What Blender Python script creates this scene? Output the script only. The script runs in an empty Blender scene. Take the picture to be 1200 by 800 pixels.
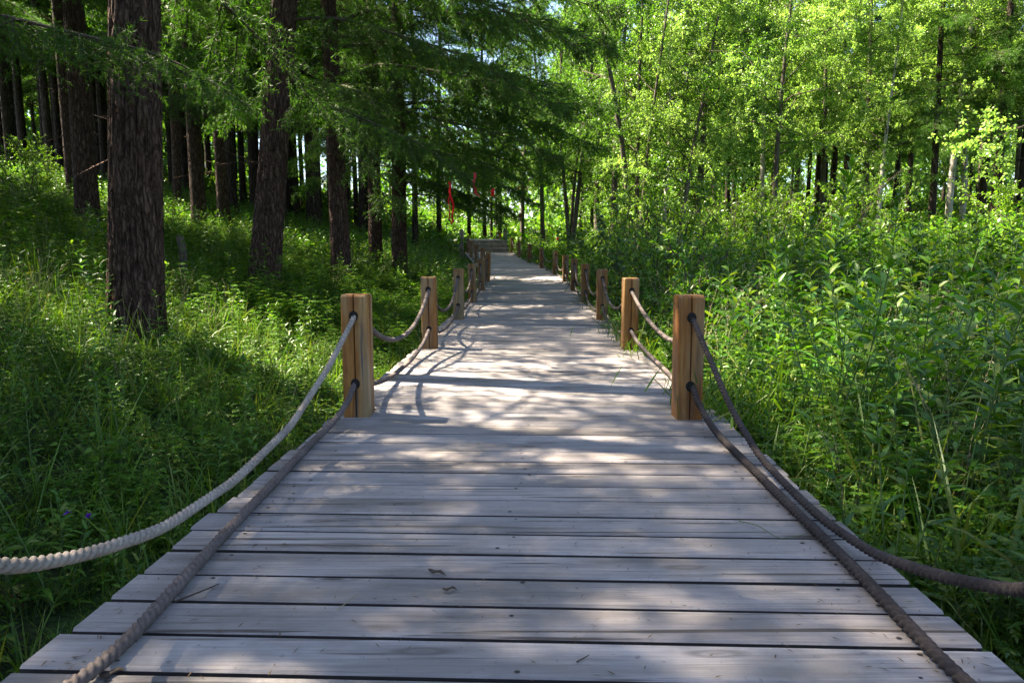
import bpy, math
import numpy as np
from mathutils import Vector

PI = math.pi
R = np.random.RandomState(11)
scene = bpy.context.scene
col = scene.collection

# ------------------------------------------------------------------ camera, sky, sun, exposure
CAM_Z = 0.882
PITCH = math.radians(7.34)
cam_d = bpy.data.cameras.new('camera'); cam = bpy.data.objects.new('camera', cam_d); col.objects.link(cam)
cam_d.sensor_width = 36.0; cam_d.lens = 24.0; cam_d.clip_start = 0.05; cam_d.clip_end = 3000
cam.location = (0, 0, CAM_Z); cam.rotation_euler = (PI / 2 - PITCH, 0, 0)
scene.camera = cam

SUN_TO = Vector((-0.66, 0.22, 1.0)).normalized()
sun_el = math.asin(SUN_TO.z); sun_az = math.atan2(SUN_TO.x, SUN_TO.y)
world = bpy.data.worlds.new('World'); scene.world = world; world.use_nodes = True
wt = world.node_tree; bg = wt.nodes['Background']
sky = wt.nodes.new('ShaderNodeTexSky'); sky.sky_type = 'NISHITA'; sky.sun_disc = False
sky.sun_elevation = sun_el; sky.sun_rotation = sun_az
sky.air_density = 1.0; sky.dust_density = 1.5; sky.ozone_density = 1.5
wt.links.new(sky.outputs[0], bg.inputs[0]); bg.inputs[1].default_value = 0.05
sd = bpy.data.lights.new('sun', 'SUN'); sd.energy = 5.0; sd.angle = math.radians(0.55); sd.color = (1.0, 0.90, 0.71)
sun = bpy.data.objects.new('sun', sd); col.objects.link(sun)
sun.rotation_euler = SUN_TO.to_track_quat('Z', 'Y').to_euler(); sun.location = (0, 0, 30)
vs = scene.view_settings
vs.view_transform = 'Standard'; vs.look = 'None'; vs.exposure = 3.2; vs.gamma = 1.0; vs.use_curve_mapping = False
cy = scene.cycles
cy.max_bounces = 9; cy.diffuse_bounces = 4; cy.glossy_bounces = 2; cy.transmission_bounces = 5; cy.transparent_max_bounces = 4
cy.use_denoising = True; cy.caustics_reflective = False; cy.caustics_refractive = False
cy.sample_clamp_indirect = 6.0

# ------------------------------------------------------------------ node materials
def mat(name):
    m = bpy.data.materials.new(name); m.use_nodes = True
    nt = m.node_tree
    return m, nt, nt.nodes, nt.links, nt.nodes['Principled BSDF']

def ramp(N, stops):
    r = N.new('ShaderNodeValToRGB'); e = r.color_ramp.elements
    while len(e) < len(stops): e.new(0.5)
    for k, (p, c) in enumerate(stops):
        e[k].position = p; e[k].color = (*c, 1) if len(c) == 3 else c
    return r

def leaf_mat(name, cols, trans, tcol, rough=0.5, spec=0.3):
    """leaves: the colour varies from leaf to leaf, part of the light passes through"""
    m, nt, N, L, p = mat(name)
    geo = N.new('ShaderNodeNewGeometry')
    rp = ramp(N, [(k / max(1, len(cols) - 1), c) for k, c in enumerate(cols)])
    L.new(geo.outputs['Random Per Island'], rp.inputs[0])
    tc = N.new('ShaderNodeTexCoord'); nz = N.new('ShaderNodeTexNoise'); nz.inputs['Scale'].default_value = 0.9; nz.inputs['Detail'].default_value = 2
    L.new(tc.outputs['Object'], nz.inputs['Vector'])
    hs = N.new('ShaderNodeHueSaturation')
    mr = N.new('ShaderNodeMapRange'); mr.inputs[1].default_value = .3; mr.inputs[2].default_value = .7; mr.inputs[3].default_value = 0.7; mr.inputs[4].default_value = 1.3
    L.new(nz.outputs[0], mr.inputs[0]); L.new(mr.outputs[0], hs.inputs['Value']); L.new(rp.outputs[0], hs.inputs['Color'])
    L.new(hs.outputs[0], p.inputs['Base Color'])
    p.inputs['Roughness'].default_value = rough; p.inputs['Specular IOR Level'].default_value = spec
    t = N.new('ShaderNodeBsdfTranslucent'); mx = N.new('ShaderNodeMixRGB'); mx.blend_type = 'MULTIPLY'; mx.inputs[0].default_value = 1
    mx.inputs[2].default_value = (*tcol, 1)
    L.new(hs.outputs[0], mx.inputs[1]); L.new(mx.outputs[0], t.inputs[0])
    ms = N.new('ShaderNodeMixShader'); ms.inputs[0].default_value = trans
    L.new(p.outputs[0], ms.inputs[1]); L.new(t.outputs[0], ms.inputs[2])
    L.new(ms.outputs[0], N['Material Output'].inputs['Surface'])
    return m

def wood_mat(name, axis, cols, stain, rough=0.75, attr=True, fine=60.0, knots=True, bump=0.35):
    """sawn timber: grain stretched along one axis, knots, streaks and weather stains"""
    m, nt, N, L, p = mat(name)
    tc = N.new('ShaderNodeTexCoord')
    at = N.new('ShaderNodeAttribute'); at.attribute_name = 'board'
    off = N.new('ShaderNodeVectorMath'); off.operation = 'MULTIPLY_ADD'
    off.inputs[1].default_value = (37.1, 53.7, 11.3)
    if attr:
        L.new(at.outputs['Fac'], off.inputs[0])
    else:
        oi = N.new('ShaderNodeObjectInfo'); L.new(oi.outputs['Random'], off.inputs[0])
    L.new(tc.outputs['Object'], off.inputs[2])
    def stretch(along, across):
        mp = N.new('ShaderNodeMapping'); s = [across] * 3; s[axis] = along
        mp.inputs['Scale'].default_value = s; L.new(off.outputs[0], mp.inputs['Vector']); return mp
    g = N.new('ShaderNodeTexNoise'); g.inputs['Scale'].default_value = 1; g.inputs['Detail'].default_value = 6; g.inputs['Roughness'].default_value = .65
    g.inputs['Distortion'].default_value = .6
    L.new(stretch(2.2, fine).outputs[0], g.inputs['Vector'])
    rp = ramp(N, cols); L.new(g.outputs[0], rp.inputs[0])
    b = N.new('ShaderNodeTexNoise'); b.inputs['Scale'].default_value = 1; b.inputs['Detail'].default_value = 4
    L.new(stretch(1.6, 9).outputs[0], b.inputs['Vector'])
    r2 = ramp(N, [(0.44, (0, 0, 0)), (0.64, (1, 1, 1))]); L.new(b.outputs[0], r2.inputs[0])
    mx = N.new('ShaderNodeMixRGB'); mx.inputs[2].default_value = (*stain, 1)
    fm = N.new('ShaderNodeMath'); fm.operation = 'MULTIPLY'; fm.inputs[1].default_value = .65
    L.new(r2.outputs[0], fm.inputs[0]); L.new(fm.outputs[0], mx.inputs[0]); L.new(rp.outputs[0], mx.inputs[1])
    last = mx.outputs[0]
    if knots:
        v = N.new('ShaderNodeTexVoronoi'); v.inputs['Scale'].default_value = 1; v.inputs['Randomness'].default_value = 1
        L.new(stretch(3.2, 14).outputs[0], v.inputs['Vector'])
        r3 = ramp(N, [(0.0, (1, 1, 1)), (0.10, (.75, .75, .75)), (0.15, (.15, .15, .15)), (.20, (.5, .5, .5)), (.30, (0, 0, 0))])
        L.new(v.outputs['Distance'], r3.inputs[0])
        mk = N.new('ShaderNodeMixRGB'); mk.inputs[2].default_value = (.045, .032, .028, 1)
        gt = N.new('ShaderNodeMath'); gt.operation = 'GREATER_THAN'; gt.inputs[1].default_value = .84; sc_ = N.new('ShaderNodeSeparateColor'); L.new(v.outputs['Color'], sc_.inputs[0]); L.new(sc_.outputs[0], gt.inputs[0])
        kf = N.new('ShaderNodeMath'); kf.operation = 'MULTIPLY'; L.new(gt.outputs[0], kf.inputs[0]); L.new(r3.outputs[0], kf.inputs[1]); L.new(kf.outputs[0], mk.inputs[0]); L.new(last, mk.inputs[1]); last = mk.outputs[0]
        # dark drying cracks along the grain
        c = N.new('ShaderNodeTexNoise'); c.inputs['Scale'].default_value = 1; c.inputs['Detail'].default_value = 3
        L.new(stretch(1.1, 42).outputs[0], c.inputs['Vector'])
        r4 = ramp(N, [(0.325, (1, 1, 1)), (0.37, (0, 0, 0))]); L.new(c.outputs[0], r4.inputs[0])
        mc = N.new('ShaderNodeMixRGB'); mc.inputs[2].default_value = (.075, .06, .052, 1)
        L.new(r4.outputs[0], mc.inputs[0]); L.new(last, mc.inputs[1]); last = mc.outputs[0]
    if knots == 'deck':
        # some boards browner than others, and scuffed dirt patches lying over all of them
        fr = N.new('ShaderNodeMath'); fr.operation = 'FRACT'; f7 = N.new('ShaderNodeMath'); f7.operation = 'MULTIPLY'; f7.inputs[1].default_value = 7.31
        L.new(at.outputs['Fac'], f7.inputs[0]); L.new(f7.outputs[0], fr.inputs[0])
        bw = N.new('ShaderNodeMath'); bw.operation = 'MULTIPLY'; bw.inputs[1].default_value = .55; L.new(fr.outputs[0], bw.inputs[0])
        mw = N.new('ShaderNodeMixRGB'); mw.blend_type = 'MULTIPLY'; mw.inputs[2].default_value = (1.0, .90, .80, 1); L.new(bw.outputs[0], mw.inputs[0]); L.new(last, mw.inputs[1]); last = mw.outputs[0]
        dn = N.new('ShaderNodeTexNoise'); dn.inputs['Scale'].default_value = 2.3; dn.inputs['Detail'].default_value = 9; dn.inputs['Roughness'].default_value = .72; L.new(tc.outputs['Object'], dn.inputs['Vector'])
        dr = ramp(N, [(.46, (0, 0, 0)), (.72, (.6, .6, .6))]); L.new(dn.outputs[0], dr.inputs[0])
        md = N.new('ShaderNodeMixRGB'); md.inputs[2].default_value = (.115, .098, .082, 1); L.new(dr.outputs[0], md.inputs[0]); L.new(last, md.inputs[1]); last = md.outputs[0]
        sp = N.new('ShaderNodeTexNoise'); sp.inputs['Scale'].default_value = 38; sp.inputs['Detail'].default_value = 5; L.new(tc.outputs['Object'], sp.inputs['Vector'])
        sr = ramp(N, [(.66, (0, 0, 0)), (.76, (.6, .6, .6))]); L.new(sp.outputs[0], sr.inputs[0])
        mp_ = N.new('ShaderNodeMixRGB'); mp_.inputs[2].default_value = (.06, .048, .038, 1); L.new(sr.outputs[0], mp_.inputs[0]); L.new(last, mp_.inputs[1]); last = mp_.outputs[0]
    hs = N.new('ShaderNodeHueSaturation'); mr = N.new('ShaderNodeMapRange'); mr.inputs[3].default_value = .82; mr.inputs[4].default_value = 1.2
    L.new(at.outputs['Fac'] if attr else oi.outputs['Random'], mr.inputs[0]); L.new(mr.outputs[0], hs.inputs['Value'])
    L.new(last, hs.inputs['Color']); L.new(hs.outputs[0], p.inputs['Base Color'])
    p.inputs['Roughness'].default_value = rough; p.inputs['Specular IOR Level'].default_value = .3
    bm_ = N.new('ShaderNodeBump'); bm_.inputs['Strength'].default_value = bump; bm_.inputs['Distance'].default_value = .004
    L.new(g.outputs[0], bm_.inputs['Height']); L.new(bm_.outputs[0], p.inputs['Normal'])
    return m

def bark_mat(name, cols, sx, sz, bump=.8, dist=.02, birch=False, plates=0):
    m, nt, N, L, p = mat(name)
    tc = N.new('ShaderNodeTexCoord'); mp = N.new('ShaderNodeMapping'); mp.inputs['Scale'].default_value = (sx, sx, sz)
    L.new(tc.outputs['Object'], mp.inputs['Vector'])
    n1 = N.new('ShaderNodeTexNoise'); n1.inputs['Scale'].default_value = 1; n1.inputs['Detail'].default_value = 8; n1.inputs['Roughness'].default_value = .7
    L.new(mp.outputs[0], n1.inputs['Vector'])
    rp = ramp(N, cols); L.new(n1.outputs[0], rp.inputs[0])
    last = rp.outputs[0]
    if birch:
        mp2 = N.new('ShaderNodeMapping'); mp2.inputs['Scale'].default_value = (2.5, 2.5, 26); L.new(tc.outputs['Object'], mp2.inputs['Vector'])
        n2 = N.new('ShaderNodeTexNoise'); n2.inputs['Scale'].default_value = 1; n2.inputs['Detail'].default_value = 4; L.new(mp2.outputs[0], n2.inputs['Vector'])
        r2 = ramp(N, [(.60, (0, 0, 0)), (.66, (1, 1, 1))]); L.new(n2.outputs[0], r2.inputs[0])
        mx = N.new('ShaderNodeMixRGB'); mx.inputs[2].default_value = (.05, .042, .036, 1)
        L.new(r2.outputs[0], mx.inputs[0]); L.new(last, mx.inputs[1]); last = mx.outputs[0]
    hgt = n1.outputs[0]
    if plates:
        nw = N.new('ShaderNodeTexNoise'); nw.inputs['Scale'].default_value = 5; nw.inputs['Detail'].default_value = 4; L.new(tc.outputs['Object'], nw.inputs['Vector'])
        wv = N.new('ShaderNodeVectorMath'); wv.operation = 'MULTIPLY_ADD'; wv.inputs[1].default_value = (.10, .10, .22); L.new(nw.outputs['Color'], wv.inputs[0]); L.new(tc.outputs['Object'], wv.inputs[2])
        m3 = N.new('ShaderNodeMapping'); m3.inputs['Scale'].default_value = (plates, plates, plates * .17); L.new(wv.outputs[0], m3.inputs['Vector'])
        vo = N.new('ShaderNodeTexVoronoi'); vo.feature = 'DISTANCE_TO_EDGE'; vo.inputs['Scale'].default_value = 1; L.new(m3.outputs[0], vo.inputs['Vector'])
        r3 = ramp(N, [(.0, (.34, .29, .27)), (.08, (.68, .64, .62)), (.20, (1, 1, 1)), (.6, (1.2, 1.15, 1.1))]); L.new(vo.outputs['Distance'], r3.inputs[0])
        mm = N.new('ShaderNodeMixRGB'); mm.blend_type = 'MULTIPLY'; mm.inputs[0].default_value = 1; L.new(last, mm.inputs[1]); L.new(r3.outputs[0], mm.inputs[2]); last = mm.outputs[0]
        mn = N.new('ShaderNodeMath'); mn.operation = 'MINIMUM'; mn.inputs[1].default_value = .3; L.new(vo.outputs['Distance'], mn.inputs[0])
        ma_ = N.new('ShaderNodeMath'); ma_.operation = 'MULTIPLY_ADD'; ma_.inputs[1].default_value = 3.2; L.new(mn.outputs[0], ma_.inputs[0]); L.new(n1.outputs[0], ma_.inputs[2]); hgt = ma_.outputs[0]
    L.new(last, p.inputs['Base Color']); p.inputs['Roughness'].default_value = .9; p.inputs['Specular IOR Level'].default_value = .15
    b = N.new('ShaderNodeBump'); b.inputs['Strength'].default_value = bump; b.inputs['Distance'].default_value = dist
    L.new(hgt, b.inputs['Height']); L.new(b.outputs[0], p.inputs['Normal'])
    return m

def plain(name, c, rough=.7, noise=0.25, scale=30):
    m, nt, N, L, p = mat(name)
    tc = N.new('ShaderNodeTexCoord'); n = N.new('ShaderNodeTexNoise'); n.inputs['Scale'].default_value = scale; n.inputs['Detail'].default_value = 5
    L.new(tc.outputs['Object'], n.inputs['Vector'])
    rp = ramp(N, [(.25, tuple(x * (1 - noise) for x in c)), (.75, tuple(min(1, x * (1 + noise)) for x in c))])
    L.new(n.outputs[0], rp.inputs[0]); L.new(rp.outputs[0], p.inputs['Base Color'])
    p.inputs['Roughness'].default_value = rough; p.inputs['Specular IOR Level'].default_value = .25
    return m

M_DECK = wood_mat('deck_timber', 0, [(.24, (.095, .080, .074)), (.40, (.230, .204, .202)), (.58, (.292, .262, .256)), (.80, (.36, .33, .315))], (.11, .096, .088), bump=.9, knots='deck', fine=110)
M_EDGE = plain('dark_gap_edge', (.040, .033, .030), .9)  # near-black board sides, the darkness of the gaps put into colour
M_POST = wood_mat('post_timber', 2, [(.30, (.050, .018, .005)), (.46, (.150, .054, .010)), (.60, (.22, .098, .022)), (.76, (.27, .165, .065))], (.21, .165, .095), rough=.5, attr=False, fine=30, knots=True)
M_OLDWOOD = wood_mat('grey_timber', 2, [(.28, (.14, .11, .09)), (.52, (.24, .20, .165)), (.75, (.33, .28, .23))], (.13, .10, .08), attr=False, fine=30, knots=False)
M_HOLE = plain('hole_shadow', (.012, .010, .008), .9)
M_IRON = plain('nail_iron', (.035, .028, .024), .6)
M_BARK = bark_mat('conifer_bark', [(.30, (.026, .015, .011)), (.50, (.078, .046, .034)), (.72, (.145, .095, .072))], 24, 9, 1.0, .025, plates=27)
M_BARKD = bark_mat('dark_bark', [(.30, (.014, .010, .007)), (.55, (.042, .030, .022)), (.75, (.085, .062, .046))], 14, 4, .8, .02, plates=17)
M_GREYBARK = bark_mat('grey_bark', [(.30, (.03, .024, .018)), (.55, (.085, .070, .055)), (.75, (.16, .135, .11))], 14, 5, .6, .02)
M_BIRCH = bark_mat('birch_bark', [(.3, (.16, .14, .11)), (.55, (.34, .31, .27)), (.8, (.50, .47, .42))], 6, 5, .3, .01, birch=True)
M_NEEDLE = leaf_mat('larch_needles', [(.026, .068, .007), (.046, .108, .009), (.072, .145, .013)], .42, (1.3, 1.5, .6), .55, .25)
M_TWIG = plain('twig_bark', (.055, .04, .03), .9)
M_LEAF = leaf_mat('birch_leaves', [(.105, .20, .028), (.165, .285, .046), (.235, .345, .090)], .56, (1.65, 1.6, 1.0), .42, .45)
M_LEAFD = leaf_mat('dark_leaves', [(.045, .11, .012), (.075, .16, .016), (.11, .21, .024)], .50, (1.4, 1.5, .55), .42, .45)
M_SHRUB = leaf_mat('shrub_leaves', [(.07, .15, .010), (.11, .20, .013), (.15, .25, .022)], .46, (1.4, 1.5, .55), .42, .45)
M_HERB = leaf_mat('herb_leaves', [(.026, .090, .006), (.048, .125, .009), (.085, .175, .014), (.13, .17, .022)], .42, (1.35, 1.45, .5), .42, .4)
M_HERB2 = leaf_mat('bluish_leaves', [(.035, .085, .030), (.055, .12, .040), (.075, .14, .05)], .33, (1.3, 1.4, .6), .38, .5)
M_GRASS = leaf_mat('grass_blades', [(.045, .115, .007), (.075, .155, .010), (.11, .19, .016), (.17, .18, .04)], .42, (1.4, 1.4, .5), .42, .4)
M_STEM = plain('green_stem', (.07, .11, .03), .6)
M_DRY = plain('dry_stalk', (.24, .20, .11), .8)
M_RIBBON = leaf_mat('red_cloth', [(.62, .010, .018), (.70, .014, .022)], .35, (1.3, .8, .8), .6, .2)
M_PINK = leaf_mat('faded_red_cloth', [(.50, .03, .06), (.55, .05, .08)], .35, (1.3, .8, .8), .6, .2)

def rope_mat(name, c):
    m, nt, N, L, p = mat(name)
    tc = N.new('ShaderNodeTexCoord'); n = N.new('ShaderNodeTexNoise'); n.inputs['Scale'].default_value = 90; n.inputs['Detail'].default_value = 6
    n2 = N.new('ShaderNodeTexNoise'); n2.inputs['Scale'].default_value = 6
    L.new(tc.outputs['Object'], n.inputs['Vector']); L.new(tc.outputs['Object'], n2.inputs['Vector'])
    ad = N.new('ShaderNodeMath'); ad.operation = 'ADD'; L.new(n.outputs[0], ad.inputs[0]); L.new(n2.outputs[0], ad.inputs[1])
    hf = N.new('ShaderNodeMath'); hf.operation = 'MULTIPLY'; hf.inputs[1].default_value = .5; L.new(ad.outputs[0], hf.inputs[0])
    rp = ramp(N, [(.3, tuple(x * .5 for x in c)), (.52, c), (.72, tuple(min(1, x * 1.5) for x in c))])
    L.new(hf.outputs[0], rp.inputs[0]); L.new(rp.outputs[0], p.inputs['Base Color'])
    p.inputs['Roughness'].default_value = .85; p.inputs['Specular IOR Level'].default_value = .2
    b = N.new('ShaderNodeBump'); b.inputs['Strength'].default_value = .6; b.inputs['Distance'].default_value = .004
    L.new(n.outputs[0], b.inputs['Height']); L.new(b.outputs[0], p.inputs['Normal'])
    return m
M_ROPE = rope_mat('weathered_rope', (.105, .082, .074))
M_ROPE_LIT = rope_mat('lit_rope', (.24, .20, .168))  # same rope where sun strikes it, the light put into its colour
M_ROPE_SHADE = rope_mat('shaded_rope', (.046, .036, .034))  # same rope on the shaded side, the shade put into its colour

def ground_mat():
    m, nt, N, L, p = mat('forest_soil')
    tc = N.new('ShaderNodeTexCoord')
    n = N.new('ShaderNodeTexNoise'); n.inputs['Scale'].default_value = 1.2; n.inputs['Detail'].default_value = 8; n.inputs['Roughness'].default_value = .7
    n2 = N.new('ShaderNodeTexNoise'); n2.inputs['Scale'].default_value = 45; n2.inputs['Detail'].default_value = 6
    L.new(tc.outputs['Object'], n.inputs['Vector']); L.new(tc.outputs['Object'], n2.inputs['Vector'])
    r1 = ramp(N, [(.35, (.030, .026, .014)), (.5, (.030, .050, .014)), (.65, (.045, .085, .018))])
    L.new(n.outputs[0], r1.inputs[0])
    mx = N.new('ShaderNodeMixRGB'); mx.blend_type = 'MULTIPLY'; mx.inputs[0].default_value = 1
    r2 = ramp(N, [(.3, (.4, .4, .4)), (.7, (1.4, 1.4, 1.4))]); L.new(n2.outputs[0], r2.inputs[0])
    L.new(r1.outputs[0], mx.inputs[1]); L.new(r2.outputs[0], mx.inputs[2]); L.new(mx.outputs[0], p.inputs['Base Color'])
    p.inputs['Roughness'].default_value = .95; p.inputs['Specular IOR Level'].default_value = .1
    b = N.new('ShaderNodeBump'); b.inputs['Strength'].default_value = .9; b.inputs['Distance'].default_value = .04
    L.new(n2.outputs[0], b.inputs['Height']); L.new(b.outputs[0], p.inputs['Normal'])
    return m
M_GROUND = ground_mat()

# ------------------------------------------------------------------ mesh helpers
class MB:
    """collects vertices, faces (3 or 4 corners) and material slots, then makes ONE mesh"""
    def __init__(s): s.v = []; s.f = []; s.m = []; s.a = []; s.n = 0
    def add(s, V, F, m=0, attr=0.0):
        V = np.asarray(V, np.float32).reshape(-1, 3); F = np.asarray(F, np.int64)
        if len(F) == 0: return
        s.v.append(V); s.f.append(F + s.n)
        s.m.append(np.full(len(F), m, np.int32) if np.isscalar(m) else np.asarray(m, np.int32))
        s.a.append(np.full(len(V), attr, np.float32) if np.isscalar(attr) else attr); s.n += len(V)
    def mesh(s, name, mats, smooth=True):
        me = bpy.data.meshes.new(name)
        V = np.concatenate(s.v); me.vertices.add(len(V)); me.vertices.foreach_set('co', V.ravel())
        loops = np.concatenate([f.ravel() for f in s.f]).astype(np.int32)
        tot = np.concatenate([np.full(len(f), f.shape[1], np.int32) for f in s.f])
        me.loops.add(len(loops)); me.loops.foreach_set('vertex_index', loops)
        me.polygons.add(len(tot))
        st = np.zeros(len(tot), np.int32); st[1:] = np.cumsum(tot)[:-1]
        me.polygons.foreach_set('loop_start', st); me.polygons.foreach_set('loop_total', tot)
        me.polygons.foreach_set('material_index', np.concatenate(s.m))
        me.polygons.foreach_set('use_smooth', np.full(len(tot), smooth, bool))
        at = me.attributes.new('board', 'FLOAT', 'POINT'); at.data.foreach_set('value', np.concatenate(s.a))
        for m in (mats if isinstance(mats, (list, tuple)) else [mats]): me.materials.append(m)
        me.update(calc_edges=True)
        return me
    def build(s, name, mats, parent=None, smooth=True):
        o = bpy.data.objects.new(name, s.mesh(name, mats, smooth)); col.objects.link(o)
        if parent is not None: o.parent = parent
        return o

def tag(o, label=None, cat=None, group=None, kind=None):
    if label: o['label'] = label
    if cat: o['category'] = cat
    if group: o['group'] = group
    if kind: o['kind'] = kind
    return o

def empty(name, loc, rz=0.0):
    o = bpy.data.objects.new(name, None); col.objects.link(o)
    o.location = loc; o.rotation_euler = (0, 0, rz); o.empty_display_size = .2
    return o

def norm(a): return a / (np.linalg.norm(a, axis=-1, keepdims=True) + 1e-9)

def tube(mb, P, rad, sides=6, m=0, cap=True, attr=0.0):
    P = np.asarray(P, float); n = len(P); rad = np.broadcast_to(np.asarray(rad, float), (n,))
    T = norm(np.gradient(P, axis=0))
    up = np.array([0, 0, 1.0]) if abs(T[0, 2]) < .8 else np.array([1.0, 0, 0])
    B = norm(np.cross(T, up)); N_ = np.cross(B, T)
    a = np.arange(sides) / sides * 2 * PI
    V = P[:, None] + rad[:, None, None] * (np.cos(a)[None, :, None] * B[:, None] + np.sin(a)[None, :, None] * N_[:, None])
    i = np.arange(n - 1)[:, None] * sides; j = np.arange(sides)[None]; k = (j + 1) % sides
    F = np.stack([i + j, i + k, i + k + sides, i + j + sides], -1).reshape(-1, 4)
    mb.add(V.reshape(-1, 3), F, m, attr)
    if cap and sides >= 3:
        for e, fl in ((0, 1), (n - 1, 0)):
            c = np.concatenate([V[e], P[e][None]]); tri = np.stack([np.full(sides, sides), j[0], k[0]], -1)
            mb.add(c, tri if not fl else tri[:, ::-1], m, attr)

def tubes(mb, A, B, r0, r1, m=0):
    """many thin straight three-sided twigs at once"""
    A = np.asarray(A, float); B = np.asarray(B, float); n = len(A)
    if n == 0: return
    T = norm(B - A); ref = np.where(np.abs(T[:, 2:3]) < .8, [[0, 0, 1.0]], [[1.0, 0, 0]])
    U = norm(np.cross(T, ref)); W = np.cross(T, U)
    r0 = np.broadcast_to(r0, (n,)); r1 = np.broadcast_to(r1, (n,))
    V = np.empty((n, 6, 3))
    for k in range(3):
        d = math.cos(k * 2 * PI / 3) * U + math.sin(k * 2 * PI / 3) * W
        V[:, k] = A + d * r0[:, None]; V[:, 3 + k] = B + d * r1[:, None]
    f = np.array([[0, 1, 4, 3], [1, 2, 5, 4], [2, 0, 3, 5]])
    mb.add(V.reshape(-1, 3), (np.arange(n)[:, None, None] * 6 + f[None]).reshape(-1, 4), m)

LEAF = {
    'rhomb': (np.array([[0, 0], [.45, -1], [1, 0], [.45, 1]], float), np.array([[0, 1, 2, 3]])),
    'tri': (np.array([[0, -1], [1, 0], [0, 1]], float), np.array([[0, 1, 2]])),
}
def _rows(s, w, three):
    v = []
    for a, b in zip(s, w): v += [[a, -b], [a, 0], [a, b]] if three else [[a, -b], [a, b]]
    c = 3 if three else 2; f = []
    for r in range(len(s) - 1):
        for q in range(c - 1): f.append([r * c + q, r * c + q + 1, (r + 1) * c + q + 1, (r + 1) * c + q])
    return np.array(v, float), np.array(f)
LEAF['lance'] = _rows([0, .25, .6, 1], [.12, .95, .75, .02], True)
LEAF['ovate'] = _rows([0, .18, .45, .75, 1], [.08, .8, 1, .6, .02], True)
LEAF['blade'] = _rows([0, .25, .5, .75, 1], [.7, 1, .85, .55, .03], False)

def leaves(mb, o, d, L, W, droop=0.0, kind='rhomb', m=0, rs=R, flat=None, fold=.35):
    o = np.asarray(o, float); n = len(o)
    if n == 0: return
    d = norm(np.asarray(d, float)); L = np.broadcast_to(L, (n,)).astype(float); W = np.broadcast_to(W, (n,)).astype(float); droop = np.broadcast_to(droop, (n,))
    if flat is None: ref = rs.normal(size=(n, 3)) + [0, 0, .8]
    else: ref = np.array([[0, 0, 1.0]]) + rs.normal(size=(n, 3)) * flat
    b = norm(np.cross(d, ref)); nn = np.cross(b, d)
    cv, cf = LEAF[kind]; K = len(cv); s = cv[:, 0]; x = cv[:, 1]
    P = (o[:, None] + d[:, None] * (s[None, :, None] * L[:, None, None]) + b[:, None] * (x[None, :, None] * .5 * W[:, None, None])
         + nn[:, None] * (np.abs(x)[None, :, None] * fold * .5 * W[:, None, None]))
    P[:, :, 2] -= (droop * L)[:, None] * (s ** 2)[None]
    F = (np.arange(n)[:, None, None] * K + cf[None]).reshape(-1, cf.shape[1])
    mb.add(P.reshape(-1, 3), F, m)

def smooth_noise(x, y, seed=0, octaves=3, f0=1.0):
    out = 0; rs = np.random.RandomState(seed)
    for k in range(octaves):
        for q in range(3):
            a = rs.uniform(0, 2 * PI); ph = rs.uniform(0, 6.28); f = f0 * 2 ** k * rs.uniform(.7, 1.3)
            out = out + np.sin((x * math.cos(a) + y * math.sin(a)) * f + ph) / (2 ** k)
    return out / 3.0

# ------------------------------------------------------------------ the lie of the land
_cy = np.linspace(-4, 40, 441)
_cc = np.interp(_cy, [-4, 0, 1.43, 3.7, 9, 14.4, 17, 19.3, 22.5, 25.2, 28, 31, 40], [-.16, -.045, .008, .085, .24, .33, .36, .33, .02, -.33, -.68, -1.02, -2.2])
_k = np.exp(-np.linspace(-2, 2, 21) ** 2); _k /= _k.sum()
_cc = np.convolve(np.pad(_cc, 10, mode='edge'), _k, 'valid')
_cc[:12] = np.linspace(-.16, _cc[12], 12)
def cx(y): return np.interp(y, _cy, _cc)
def zdeck(y):
    y = np.asarray(y, float); a = np.clip(y, 6, 31) - 6
    return .0015 * a * a
def H(x, y):
    x = np.asarray(x, float); y = np.asarray(y, float)
    base = zdeck(y) + .06 * np.clip(y - 31, 0, 45) - .32
    c = cx(np.clip(y, -4, 40))
    a = np.clip(c - 1.15 - x, 0, None); b = np.clip(x - c - 1.3, 0, None)
    left = .30 * 22 * (1 - np.exp(-a / 22)) * np.clip(a / (a + .35 + 1e-6), 0, 1)
    right = .09 * 40 * (1 - np.exp(-b / 40)) * np.clip(b / (b + 1.0), 0, 1)
    w = np.clip(np.maximum(a, b) / 1.5, 0, 1)
    return base + left + right + w * .10 * smooth_noise(x, y, 3, 3, .7)

def at(px, py, Y):
    """the point at world depth Y seen at photo pixel (px, py)"""
    u = (px - 600) / 800; v = (py - 400) / 800
    zc = Y / (math.cos(PITCH) - v * math.sin(PITCH))
    return np.array([u * zc, Y, CAM_Z - zc * (math.sin(PITCH) + v * math.cos(PITCH))])
def xpos(px, Y, z=None):
    z = CAM_Z if z is None else z
    zc = Y * math.cos(PITCH) + (CAM_Z - z) * math.sin(PITCH)
    return (px - 600) / 800 * zc

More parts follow.
